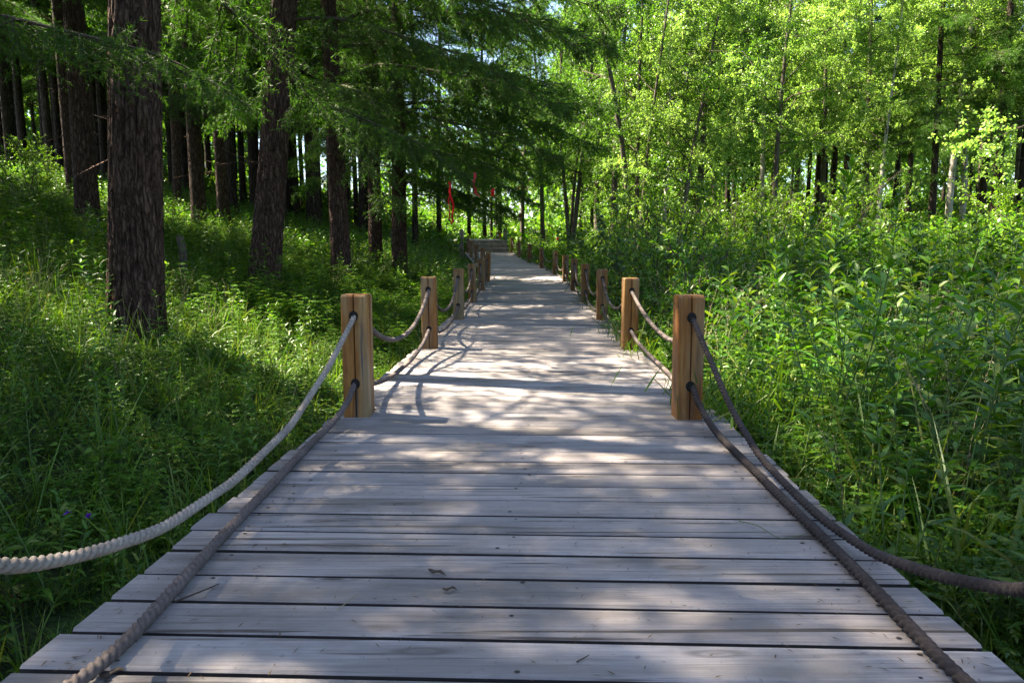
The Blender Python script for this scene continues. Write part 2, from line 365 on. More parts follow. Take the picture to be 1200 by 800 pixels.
def axis(lo, hi, fine_lo, fine_hi, step, grow=1.25):
    a = list(np.arange(fine_lo, fine_hi + 1e-6, step)); s = step; x = fine_hi
    while x < hi: s *= grow; x += s; a.append(x)
    s = step; x = fine_lo
    while x > lo: s *= grow; x -= s; a.insert(0, x)
    return np.array(a)
gx = axis(-900, 900, -14, 16, .3); gy = axis(-500, 1500, -3, 34, .3)
GX, GY = np.meshgrid(gx, gy); GZ = H(GX, GY)
nx, ny = len(gx), len(gy)
mb = MB(); i = np.arange(ny - 1)[:, None] * nx; j = np.arange(nx - 1)[None]
mb.add(np.stack([GX, GY, GZ], -1).reshape(-1, 3), np.stack([i + j, i + j + 1, i + j + 1 + nx, i + j + nx], -1).reshape(-1, 4))
tag(mb.build('ground', M_GROUND), 'dark forest soil sloping up to the left under the undergrowth', 'ground', kind='structure')

# ------------------------------------------------------------------ boardwalk
def frame(y):
    t = np.array([float(cx(y + .25) - cx(y - .25)), .5, float(zdeck(y + .25) - zdeck(y - .25))]); t /= np.linalg.norm(t)
    r = np.array([t[1], -t[0], 0]); r /= np.linalg.norm(r); u = np.cross(r, t)
    return np.array([float(cx(y)), y, float(zdeck(y))]), r, t, u

def slab(mb, o, r, t, u, x0, x1, hy, th, bev, attr, m=0, edge=None):
    """a board with eased edges: r across the walk, t along it, u up; top face through o"""
    prof = [(-hy, -th), (hy, -th), (hy, -bev), (hy - bev, 0), (-hy + bev, 0), (-hy, -bev)]
    V = []
    for x in (x0, x1):
        for (a, b) in prof: V.append(o + r * x + t * a + u * b)
    n = len(prof)
    F = [[k, (k + 1) % n, n + (k + 1) % n, n + k] for k in range(n)]
    V = np.array(V)
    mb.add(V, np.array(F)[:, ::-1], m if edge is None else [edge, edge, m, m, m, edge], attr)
    mb.add(V, [[0, 1, 2, 5], [5, 2, 3, 4]], m, attr); mb.add(V, [[n + 5, n + 2, n + 1, n + 0], [n + 4, n + 3, n + 2, n + 5]], m, attr)

deck = MB(); rs = np.random.RandomState(5)
PITCHB = .15; y = -1.6; nb = 0
while y < 31.0:
    o, r, t, u = frame(y)
    ang = rs.normal(0, .0025); r2 = r * math.cos(ang) + t * math.sin(ang); t2 = t * math.cos(ang) - r * math.sin(ang)
    dz = rs.normal(0, .0016)
    half = 1.06 + (.04 if y > 8 else 0)
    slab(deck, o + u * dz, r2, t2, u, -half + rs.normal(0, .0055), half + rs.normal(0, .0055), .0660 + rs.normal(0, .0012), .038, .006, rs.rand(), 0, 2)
    if y < 16:
        for xn in (-.86, -.02, .88):
            for s in (-1, 1):
                if rs.rand() < .22: continue
                c = o + u * (dz + .0015) + r * (xn + rs.normal(0, .022)) + t * (s * .040 + rs.normal(0, .006))
                a = np.arange(7) / 7 * 2 * PI; rad = .0038 + rs.rand() * .0024
                ring = c + rad * (np.cos(a)[:, None] * r * 1.3 + np.sin(a)[:, None] * t)
                deck.add(np.concatenate([ring, c[None] + u * .001]), [[7, k, (k + 1) % 7] for k in range(7)], 1)
    y += PITCHB; nb += 1
for off in (-.88, 0, .9):   # bearers under the boards
    ys = np.arange(-1.6, 30.8, .6)
    for a, b in zip(ys[:-1], ys[1:]):
        o1, r, t, u = frame((a + b) / 2)
        V = []
        for q in (a, b):
            oo, rr, tt, uu = frame(q)
            for (dx, dz) in ((-.04, -.043), (.04, -.043), (.04, -.17), (-.04, -.17)): V.append(oo + rr * (off + dx) + uu * dz)
        deck.add(np.array(V), [[0, 1, 5, 4], [1, 2, 6, 5], [2, 3, 7, 6], [3, 0, 4, 7]], 0, .3)
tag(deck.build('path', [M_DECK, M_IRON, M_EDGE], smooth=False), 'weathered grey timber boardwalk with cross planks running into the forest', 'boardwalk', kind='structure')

# steps and landing at the far end
st = empty('wooden_steps', (0, 0, 0)); tag(st, 'short flight of grey wooden steps at the far end of the boardwalk', 'steps')
o, r, t, u = frame(30.9); up = np.array([0, 0, 1.0])
for k in range(3):
    m_ = MB(); b = o + t * (.05 + .34 * k) + up * (.17 * (k + 1))
    slab(m_, b + t * .17, r, t, up, -.90, .90, .185, .04, .005, .3 + .2 * k); m_.build('tread', M_OLDWOOD, st, False)
    m_ = MB(); slab(m_, b + t * .03 - up * .043, r, t, up, -.88, .88, .012, .135, .002, .25); m_.build('riser', M_OLDWOOD, st, False)
m_ = MB(); b = o + t * 1.07 + up * .51
for k in range(10): slab(m_, b + t * (.075 + .15 * k), r, t, up, -.95, .95, .0705, .04, .005, (k * .37) % 1)
m_.build('landing', M_OLDWOOD, st, False)

# ------------------------------------------------------------------ posts
PW, PH = .137, .66
def post_mesh(h=PH, w=PW, name='wooden_post', below=.45, matl=M_POST):
    hw = w / 2; g = .004; gd = .020; c = .004
    ring = [(-hw + c, -hw), (-g, -hw), (0, -hw + gd), (g, -hw), (hw - c, -hw), (hw, -hw + c), (hw, -g), (hw - gd * .5, 0), (hw, g), (hw, hw - c), (hw - c, hw),
            (g, hw), (0, hw - gd), (-g, hw), (-hw + c, hw), (-hw, hw - c), (-hw, -hw + c)]
    n = len(ring); zs = [-below, h - .012, h]; sc = [1, 1, .93]
    V = np.array([(x * s, y_ * s, z) for z, s in zip(zs, sc) for x, y_ in ring])
    m_ = MB()
    F = [[q * n + k, q * n + (k + 1) % n, (q + 1) * n + (k + 1) % n, (q + 1) * n + k] for q in range(2) for k in range(n)]
    m_.add(V, F)
    top = np.concatenate([V[-n:], [[0, 0, h]]]); m_.add(top, [[n, k, (k + 1) % n] for k in range(n)])
    return m_.mesh(name, matl, False)
ME_POST = post_mesh()
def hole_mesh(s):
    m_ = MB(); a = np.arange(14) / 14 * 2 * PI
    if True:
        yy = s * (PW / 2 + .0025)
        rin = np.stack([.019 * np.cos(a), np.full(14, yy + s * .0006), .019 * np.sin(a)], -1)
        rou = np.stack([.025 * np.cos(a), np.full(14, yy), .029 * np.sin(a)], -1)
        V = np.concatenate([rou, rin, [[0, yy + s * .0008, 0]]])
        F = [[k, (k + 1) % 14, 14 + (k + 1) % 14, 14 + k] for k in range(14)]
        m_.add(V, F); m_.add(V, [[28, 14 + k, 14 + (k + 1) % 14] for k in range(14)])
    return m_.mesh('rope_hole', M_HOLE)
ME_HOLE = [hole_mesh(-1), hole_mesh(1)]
HOLES = (.545, .18)

ORD = ['first', 'second', 'third', 'fourth', 'fifth', 'sixth', 'seventh', 'eighth', 'ninth', 'tenth', 'eleventh']
POST_Y = [.78, 3.66, 6.35, 9.05, 11.75, 14.4, 17.1, 19.8, 22.5, 25.2, 28.0, 30.6]
def post(side, k, y):
    o, r, t, u = frame(y)
    half = .925 + .05 * min(1, max(0, (y - 5) / 8)) - (.058 if side > 0 and y < 5 else 0)
    p = o + r * (half * side)
    ob = bpy.data.objects.new('wooden_post', ME_POST); col.objects.link(ob)
    ob.location = p + np.array([0, 0, rsP.normal(0, .006)]); ob.rotation_euler = (rsP.normal(0, .008), rsP.normal(0, .012), -math.atan2(t[0], t[1]) + rsP.normal(0, .03))
    sn = 'left' if side < 0 else 'right'
    if k < 0: lab = 'brown timber post beside the camera on the %s edge, holding the rope ends' % sn
    elif k == 0: lab = 'nearest full brown post on the %s edge, split down its middle, two ropes through it' % sn
    else: lab = '%s post along the %s edge of the boardwalk, counted from the nearest full one' % (ORD[k], sn)
    tag(ob, lab, 'post', 'timber rope posts along the boardwalk')
    for hz in HOLES:
        for hm in ME_HOLE:
            q = bpy.data.objects.new('rope_hole', hm); col.objects.link(q); q.parent = ob; q.location = (0, 0, hz)
    return p
rsP = np.random.RandomState(21)
posts = {}
for side in (-1, 1):
    for k, yy in enumerate(POST_Y):
        yy2 = yy
        posts[side, k] = post(side, k - 1, yy2)

# ------------------------------------------------------------------ ropes
def rope(P, rad, detail, ma, label):
    P = np.asarray(P, float); seg = np.linalg.norm(np.diff(P, axis=0), axis=1); s = np.concatenate([[0], np.cumsum(seg)])
    step, sides = {2: (.005, 24), 1: (.02, 12), 0: (.08, 6)}[detail]
    n = max(6, int(s[-1] / step)); q = np.linspace(0, s[-1], n); Q = np.stack([np.interp(q, s, P[:, k]) for k in range(3)], -1)
    T = norm(np.gradient(Q, axis=0)); B = norm(np.cross(T, [0, 0, 1.0])); N_ = np.cross(B, T)
    a = np.arange(sides) / sides * 2 * PI
    if detail:
        tw = q * 2 * PI / .072
        prof = .54 + .56 * np.abs(np.cos(1.5 * (a[None] - tw[:, None]))) ** .8
        prof *= (1 + .05 * smooth_noise(q * 9, q * 0, int(s[-1] * 100) % 97, 2))[:, None]
        if detail == 2: prof *= 1 + .035 * np.sin(q * 2 * PI / .014)[:, None] * np.sign(np.sin(3 * (a[None] - tw[:, None])))
    else: prof = np.ones((n, sides))
    V = Q[:, None] + rad * prof[..., None] * (np.cos(a)[None, :, None] * B[:, None] + np.sin(a)[None, :, None] * N_[:, None])
    i = np.arange(n - 1)[:, None] * sides; j = np.arange(sides)[None]; k = (j + 1) % sides
    m_ = MB(); m_.add(V.reshape(-1, 3), np.stack([i + j, i + k, i + k + sides, i + j + sides], -1).reshape(-1, 4))
    return tag(m_.build('rope', ma), label, 'rope', 'sagging ropes strung between the posts')

def span(side, k, level):
    a = posts[side, k].copy(); b = posts[side, k + 1].copy()
    hz = HOLES[0 if level == 'upper' else 1]
    d = (b - a) / np.linalg.norm(b - a)
    a = a + d * (PW / 2 - .012); b = b - d * (PW / 2 - .012)
    t = np.linspace(0, 1, 60)
    rr = np.random.RandomState(100 + k * 7 + (side + 1) * 50 + (3 if level == 'upper' else 0))
    rad = (.0138 if level == 'upper' else .0155) if k == 0 else .0155
    if level == 'upper': sag = (.40 if side < 0 else .52) if k == 0 else (.30 + rr.uniform(-.04, .05))
    else: sag = .34 if k == 0 else .155 + rr.uniform(-.02, .03)
    P = a[None] * (1 - t)[:, None] + b[None] * t[:, None]
    P[:, 2] += hz - sag * (1 - np.abs(2 * t - 1) ** 2.15)
    floor = zdeck(P[:, 1]) + rad + .003
    z = P[:, 2]; kk = .03
    P[:, 2] = floor + np.where(z - floor > 4 * kk, z - floor, kk * np.log1p(np.exp(np.clip((z - floor) / kk, -30, 30))) * .9)
    P[:, 2] = np.where(z - floor < -.02, floor, P[:, 2])
    kz = np.exp(-np.linspace(-1.5, 1.5, 7) ** 2); kz /= kz.sum()
    P[3:-3, 2] = np.convolve(P[:, 2], kz, 'valid')
    if k == 0 and level == 'lower':
        ty, tx = ([.85, 1.27, 1.95, 3.17, 3.58], [-.94, -.855, -.892, -.925, -.845]) if side < 0 else ([.85, 1.27, 1.81, 2.12, 3.1, 3.58], [.90, .91, .95, .955, .985, .955])
        fx = np.interp(np.linspace(.6, 3.8, 200), ty, tx); fx = np.convolve(np.pad(fx, 14, mode='edge'), np.ones(29) / 29, 'valid')
        P[:, 0] = np.interp(P[:, 1], np.linspace(.6, 3.8, 200), fx)
    if k == 0 and level == 'upper' and side > 0: P[:, 0] += .05 * np.sin(PI * t)
    if k == 1 and side > 0: P[:, 0] += .10 * np.sin(PI * t)
    if k == 0 and level == 'upper':
        pts = ([(385, 430, 3.30), (340, 500, 2.70), (275, 563, 2.14), (190, 620, 1.68), (100, 650, 1.37), (0, 668, 1.14)] if side < 0 else
               [(857, 480, 3.05), (890, 535, 2.70), (925, 572, 2.38), (965, 610, 2.09), (1025, 650, 1.79), (1100, 675, 1.517), (1200, 695, 1.26)])
        mid = np.array([at(*p_) for p_ in pts]); C = np.concatenate([(b + [0, 0, hz])[None], mid, (a + [0, 0, hz])[None]])
        C[1:-1, 2] = np.maximum(C[1:-1, 2], rad + .012)
        sq = np.concatenate([[0], np.cumsum(np.linalg.norm(np.diff(C, axis=0), axis=1))]); qq = np.linspace(0, sq[-1], 120)
        P = np.stack([np.interp(qq, sq, C[:, c_]) for c_ in range(3)], -1); kz = np.exp(-np.linspace(-2, 2, 15) ** 2); kz /= kz.sum()
        for c_ in range(3): P[7:-7, c_] = np.convolve(P[:, c_], kz, 'valid')
    det = 2 if k <= 1 else (1 if k <= 4 else 0)
    ma = M_ROPE_LIT if (side < 0 and level == 'upper' and k == 0) else (M_ROPE_SHADE if k == 0 and side > 0 else M_ROPE)
    sn = 'left' if side < 0 else 'right'
    if k == 0: lab = {(-1, 'upper'): 'sunlit grey rope swooping from the nearest left post out over the weeds', (-1, 'lower'): 'brown rope lying along the left edge of the near planks',
                      (1, 'upper'): 'shaded rope sagging from high on the nearest right post out over the grass', (1, 'lower'): 'shaded rope lying across the right end of the near planks'}[side, level]
    else: lab = '%s rope sagging between the %s and %s posts of the %s row' % (level, ORD[k - 1], ORD[k], sn)
    rope(P, rad, det, ma, lab)
for side in (-1, 1):
    for k in range(len(POST_Y) - 1):
        for level in ('upper', 'lower'): span(side, k, level)

# grey gate posts by the steps
for px, yy, h, lab in ((541, 31.6, .95, 'tall grey gate post left of the far steps'), (592, 32.2, 1.0, 'tall grey gate post right of the far steps')):
    zz = float(H(xpos(px, yy), yy)) + .3
    g = empty('gate_post', (xpos(px, yy), yy, zz)); tag(g, lab, 'gate post', 'grey gate posts by the steps')
    q = bpy.data.objects.new('shaft', post_mesh(h, .19, 'shaft', .7, M_OLDWOOD)); col.objects.link(q); q.parent = g
    m_ = MB(); slab(m_, np.array([0, 0, h + .075]), np.array([1., 0, 0]), np.array([0, 1., 0]), up, -.075, .075, .075, .073, .03, .4); m_.build('cap', M_OLDWOOD, g, False)

# ------------------------------------------------------------------ trunks
def bark_disp(ang, z, seed, amp, freq=9):
    """vertical plates parted by fissures"""
    x = ang * freq / 2; w = smooth_noise(x * 1.0, z * 2.2, seed, 3, 1.1) * .9
    r1 = np.abs(np.sin(freq * ang + w * 2.2 + 1.7 * np.sin(z * 3.1 + seed)))
    r2 = np.abs(np.sin(freq * 1.6 * ang - z * 5.0 + smooth_noise(x * 2, z * 3, seed + 1, 2, 1.3) * 2.5))
    r3 = np.abs(np.sin(z * 11 + smooth_noise(np.sin(ang) * 4, np.cos(ang) * 4 + z * 2, seed + 2, 2, 1.5) * 4))
    v = np.clip(r1, 0, .55) / .55 * .6 + np.clip(r2, 0, .5) / .5 * .3 + np.clip(r3, 0, .3) / .3 * .1
    return amp * (v - .8)

def trunk_mesh(mb, h, r0, r1, lean=(0, 0), bend=.15, sides=10, rings=24, amp=0.0, seed=0, flare=.16, z0=-.5, m=0, freq=None):
    rs = np.random.RandomState(seed)
    z = z0 + (h - z0) * (np.linspace(0, 1, rings) ** 1.25); zz = np.clip(z, 0, None) / h
    ph = rs.uniform(0, 6.28, 4)
    cxx = lean[0] * zz + bend * zz * (np.sin(zz * 5 + ph[0]) - math.sin(ph[0])) * .5
    cyy = lean[1] * zz + bend * zz * (np.sin(zz * 4 + ph[1]) - math.sin(ph[1])) * .5
    rad = (r0 + (r1 - r0) * zz ** .9) * (1 + flare * np.exp(-np.clip(z, 0, None) / (r0 * 1.6)))
    a = np.arange(sides) / sides * 2 * PI
    A, Z = np.meshgrid(a, z)
    lob = 1 + .05 * np.sin(2 * A + ph[2]) + .04 * np.sin(3 * A + ph[3]) + .10 * flare * np.sin(5 * A + ph[2]) * np.exp(-np.clip(Z, 0, None) / .5)
    rr = rad[:, None] * lob
    if amp: rr = rr + bark_disp(A, Z, seed, amp, freq or max(7, round(r0 * 42)))
    V = np.stack([cxx[:, None] + rr * np.cos(A), cyy[:, None] + rr * np.sin(A), Z], -1)
    i = np.arange(rings - 1)[:, None] * sides; j = np.arange(sides)[None]; k = (j + 1) % sides
    mb.add(V.reshape(-1, 3), np.stack([i + j, i + k, i + k + sides, i + j + sides], -1).reshape(-1, 4), m)
    return lambda q: (np.interp(q, z, cxx), np.interp(q, z, cyy), np.interp(q, z, rad))

# ------------------------------------------------------------------ conifers
def bough(level, seed):
    """a 3 m larch bough along +x: stem, side twigs, hanging twiglets, needles"""
    rs = np.random.RandomState(seed); L = 3.0
    s = np.linspace(0, 1, 14); wob = rs.normal(0, .03, 3)
    ax = lambda q: np.stack([L * q, .10 * np.sin(q * 4 + wob[0] * 40) * q + wob[1], .22 * L * q - .34 * L * q ** 2 + .03 * np.sin(q * 9)], -1)
    mb = MB(); P = ax(s); P[:, 1] -= P[0, 1]
    y0 = ax(np.zeros(1))[0, 1]
    tube(mb, P, np.linspace(.022, .004, 14), 5, 1, False)
    ns = 54; q = np.sort(rs.uniform(.10, .99, ns)); A = ax(q); A[:, 1] -= y0
    side = np.where(np.arange(ns) % 2 == 0, 1, -1)
    ln = (.16 + .34 * L * (1 - q) ** .75 * np.clip(q * 4, .4, 1)) * rs.uniform(.6, 1.15, ns)
    an = np.radians(rs.uniform(38, 68, ns))
    D = np.stack([np.cos(an), side * np.sin(an), rs.normal(-.10, .16, ns)], -1); D = norm(D)
    Bp = A + D * ln[:, None]; Bp[:, 2] -= .18 * ln ** 1.5
    tubes(mb, A, Bp, .007, .002, 1)
    sA = [A]; sB = [Bp]
    nt = {2: 8, 1: 6, 0: 4}[level]
    for k in range(nt):
        f = rs.uniform(.12, 1, ns); C = A + (Bp - A) * f[:, None]
        d = D * .65 + rs.normal(0, .42, (ns, 3)) + [0, 0, -.42]; l = rs.uniform(.10, .30, ns) * (.6 + .5 * (1 - f)) * (1.3 if level < 2 else 1)
        E = C + norm(d) * l[:, None]; sA.append(C); sB.append(E)
        if level == 2: tubes(mb, C, E, .0028, .0012, 1)
    mA, mB_ = P[3:-1], P[4:]
    SA = np.concatenate(sA + [mA]); SB = np.concatenate(sB + [mB_])
    gap, nl, nw, per = {2: (.030, .050, .0065, 4), 1: (.048, .070, .011, 4), 0: (.09, .13, .030, 3)}[level]
    cnt = np.maximum(1, (np.linalg.norm(SB - SA, axis=1) / gap).astype(int))
    idx = np.repeat(np.arange(len(SA)), cnt)
    f = (np.concatenate([np.arange(c) for c in cnt]) + rs.rand(len(idx))) / cnt[idx]
    O = SA[idx] + (SB - SA)[idx] * f[:, None]; T = norm(SB - SA)[idx]
    O = np.repeat(O, per, 0); T = np.repeat(T, per, 0)
    dd = T * .75 + rs.normal(0, .62, O.shape)
    leaves(mb, O, dd, nl * rs.uniform(.7, 1.2, len(O)), nw, 0, 'tri', 0, rs)
    return mb

def freeze(mb):
    by = {}
    out = []
    for V, F, m in zip(mb.v, mb.f, mb.m): by.setdefault(F.shape[1], []).append((F, m))
    V = np.concatenate(mb.v)
    return V, [(np.concatenate([f for f, _ in l]), np.concatenate([m for _, m in l])) for l in by.values()]

def stamp(mb, tpl, loc, az, pitch, sc, roll=None):
    """many copies of a template merged into one mesh"""
    V, FS = tpl; n = len(loc); K = len(V)
    ca, sa = np.cos(az), np.sin(az); cp, sp = np.cos(pitch), np.sin(pitch)
    sc = np.asarray(sc, float); sc = sc[:, None] if sc.ndim == 1 else sc
    S = V[None] * (sc[:, None, :] if sc.shape[1] == 3 else sc[:, :, None])
    X = S[..., 0] * cp[:, None] - S[..., 2] * sp[:, None]; Z = S[..., 0] * sp[:, None] + S[..., 2] * cp[:, None]; Y = S[..., 1]
    W = np.stack([X * ca[:, None] - Y * sa[:, None], X * sa[:, None] + Y * ca[:, None], Z], -1) + loc[:, None]
    base = mb.n; first = True
    for F, m in FS:
        FF = (np.arange(n)[:, None, None] * K + F[None]).reshape(-1, F.shape[1])
        if first: mb.add(W.reshape(-1, 3), FF, np.tile(m, n)); first = False
        else:
            mb.f.append(FF + base); mb.m.append(np.tile(m, n).astype(np.int32))

BOUGH = {lv: [freeze(bough(lv, 40 + lv * 10 + k)) for k in range(3 if lv else 2)] for lv in (2, 1, 0)}

def conifer_crown(level, h, z0, lmax, n, seed, extra=(), trunkf=None, gapf=0.0):
    rs = np.random.RandomState(seed); mb = MB()
    z = z0 + (h - z0) * (np.arange(n) + rs.rand(n)) / n; f = (z - z0) / (h - z0)
    ln = lmax * (np.clip(f * 5 + .55, 0, 1)) * (1 - f) ** .75 * rs.uniform(.6, 1.1, n) + .35
    az = np.arange(n) * 2.399 + rs.normal(0, .5, n)
    pitch = np.radians(-14 + 34 * f + rs.normal(0, 8, n))
    if extra:
        z = np.concatenate([z, [e[0] for e in extra]]); ln = np.concatenate([ln, [e[2] for e in extra]])
        az = np.concatenate([az, [math.radians(e[1]) for e in extra]]); pitch = np.concatenate([pitch, [math.radians(e[3]) for e in extra]])
    tx, ty = (trunkf(z)[:2]) if trunkf else (np.zeros_like(z), np.zeros_like(z))
    loc = np.stack([tx, ty, z], -1); tp = BOUGH[level]; w = rs.randint(0, len(tp), len(z))
    for q in range(len(tp)):
        s = w == q
        if s.any(): stamp(mb, tp[q], loc[s], az[s], pitch[s], ln[s] / 3.0)
    return mb

def dead_twigs(mb, tf, z0, z1, n, seed, m=0):
    rs = np.random.RandomState(seed); z = rs.uniform(z0, z1, n); x, y, r = tf(z); az = rs.uniform(0, 6.28, n)
    d = np.stack([np.cos(az), np.sin(az), rs.uniform(-.35, .2, n)], -1); A = np.stack([x, y, z], -1) + d * (r * .8)[:, None]
    l = rs.uniform(.3, 1.5, n); B = A + norm(d) * l[:, None] * .6; C = B + norm(d + rs.normal(0, .25, (n, 3)) + [0, 0, -.15]) * l[:, None] * .4
    tubes(mb, A, B, .010, .006, m); tubes(mb, B, C, .006, .002, m)
    k = rs.randint(0, n, n * 2); f = rs.rand(n * 2)[:, None]; S = A[k] * (1 - f) + B[k] * f
    tubes(mb, S, S + norm(d[k] + rs.normal(0, .7, (n * 2, 3))) * rs.uniform(.1, .45, (n * 2, 1)), .004, .0015, m)

def tree_thing(name, loc, label, group, parts, rz=0.0, sc=1.0):
    """parts: list of (part name, mesh data)"""
    e = empty(name, loc, rz); e.scale = (sc, sc, sc)
    tag(e, label, 'tree', group)
    for nm, me in parts:
        q = bpy.data.objects.new(nm, me); col.objects.link(q); q.parent = e
    return e

G_LARCH = 'dark conifers on the left slope'
def own_conifer(px, Y, dia, h, label, lean=(0, 0), z0=3.0, lmax=3.6, n=56, level=2, extra=(), amp=.022, sides=64, rings=220, seed=1, twigs=26, bend=.25):
    x = xpos(px, Y, .6); z = float(H(x, Y)); mb = MB()
    tf = trunk_mesh(mb, h, dia / 2, .03, lean, bend, sides, rings, amp, seed)
    dead_twigs(mb, tf, 1.4, z0 + 3, twigs, seed + 5)
    tm = mb.mesh('trunk', M_BARK)
    cm = conifer_crown(level, h, z0, lmax, n, seed + 9, extra, tf).mesh('crown', [M_NEEDLE, M_TWIG], True)
    return tree_thing('conifer_tree', (x, Y, z), label, G_LARCH, [('trunk', tm), ('crown', cm)])

own_conifer(157, 5.5, .385, 19, 'thick dark trunk with deeply furrowed bark, nearest tree on the left slope', (1.25, 0), 8.6, 3.6, 66, 2, amp=.052, sides=112, rings=420, seed=3, twigs=10, bend=.1,
            extra=[(3.0, 56, 3.2, -27), (3.9, 20, 2.6, -14), ])
own_conifer(308, 9.5, .40, 17, 'second thick trunk on the left slope, leaning slightly right', (2.0, 0), 6.4, 3.8, 64, 2, amp=.036, sides=72, rings=260, seed=12, twigs=20, bend=.15,
            extra=[(2.6, -14, 2.8, -16), (3.6, -10, 3.2, -10), (4.3, 15, 4.2, -4), (4.8, -35, 4.6, 0), (5.2, 10, 4.6, 0), (2.9, 165, 2.6, -8)])
own_conifer(400, 12.7, .38, 17, 'straight dark trunk third along the path on the left, with long boughs over the boardwalk', (-.2, 0), 4.8, 4.0, 40, 2, seed=23, sides=48, rings=160, amp=.016,
            extra=[(2.5, -3, 3.4, -4), (2.7, -20, 2.8, -12), (3.1, 0, 4.2, -6), (3.7, -30, 4.6, -6), (4.2, 20, 4.8, -2), (4.6, -15, 5.0, -2), (5.4, 5, 5.2, 0), (3.4, -65, 3.2, -10), (4.4, 35, 4.9, -6), (6.0, -20, 5.0, 2)])
own_conifer(441, 17, .33, 18, 'slim dark trunk between the third and fifth left trees', (0, 0), 2.4, 3.6, 36, 1, seed=34, sides=20, rings=50, amp=.008,
            extra=[(2.2, -15, 3.0, -10), (2.6, 20, 3.4, -10), (3.0, 0, 3.6, -8), (3.8, -20, 4.0, -6), (4.6, 10, 4.4, -4)])
own_conifer(468, 16, .36, 18, 'dark trunk nearest the boardwalk bend, hung with drooping green boughs', (.1, 0), 2.2, 3.7, 38, 1, seed=45, sides=20, rings=50, amp=.008,
            extra=[(1.9, -25, 2.9, -8), (2.2, 5, 3.0, -10), (2.6, -10, 3.4, -10), (2.9, -45, 3.3, -10), (3.2, 15, 4.0, -8), (3.9, -5, 4.6, -6), (4.8, 5, 4.8, -4), (5.5, -20, 4.8, -2)])
own_conifer(108, 11.5, .38, 17, 'dark trunk just left of and behind the nearest thick one', (.1, 0), 3.8, 3.6, 50, 1, seed=56, sides=32, rings=90, amp=.014,
            extra=[(3.0, -20, 3.6, -8), (2.8, 200, 3.2, -6), (3.6, -70, 3.2, -6)])
own_conifer(94, 15.5, .30, 17, 'slim dark trunk partly hidden behind its neighbour at far left', (-.1, 0), 5.0, 3.2, 36, 1, seed=67, sides=20, rings=40, amp=.008)
own_conifer(237, 16, .35, 17, 'straight dark trunk right of the nearest thick one, standing on the slope', (-.2, 0), 5.0, 3.2, 38, 1, seed=78, sides=24, rings=60, amp=.010, extra=[(3.0, -40, 3.4, -8)])
own_conifer(265, 18, .31, 17, 'thin straight trunk halfway between the two thickest left trees', (0, 0), 4.8, 3.0, 36, 1, seed=89, sides=20, rings=40, amp=.008)
own_conifer(212, 21, .26, 15, 'thin bent trunk far up the slope behind the nearest tree', (.5, 0), 5, 2.8, 40, 1, seed=91, sides=16, rings=40, amp=.006, bend=.9)

# ------------------------------------------------------------------ conifer kinds for copying
def conifer_kind(level, h, dia, z0, lmax, n, seed, sides=12, rings=26):
    mb = MB(); tf = trunk_mesh(mb, h, dia / 2, .03, (0, 0), .35, sides, rings, .004, seed, .3, -1.0)
    dead_twigs(mb, tf, 1.5, z0 + 2.5, 22, seed + 3)
    return mb.mesh('trunk', M_BARKD), conifer_crown(level, h, z0, lmax, n, seed + 7, (), tf).mesh('crown', [M_NEEDLE, M_TWIG])
KC = [conifer_kind(1, 17, .34, 4.6, 3.4, 44, 201), conifer_kind(1, 18, .30, 5.6, 3.2, 42, 215), conifer_kind(1, 15, .26, 4.0, 2.9, 38, 231)]
KF = [conifer_kind(0, 17, .30, 5.5, 3.2, 38, 251, 8, 12), conifer_kind(0, 19, .28, 5.0, 3.0, 38, 265, 8, 12)]

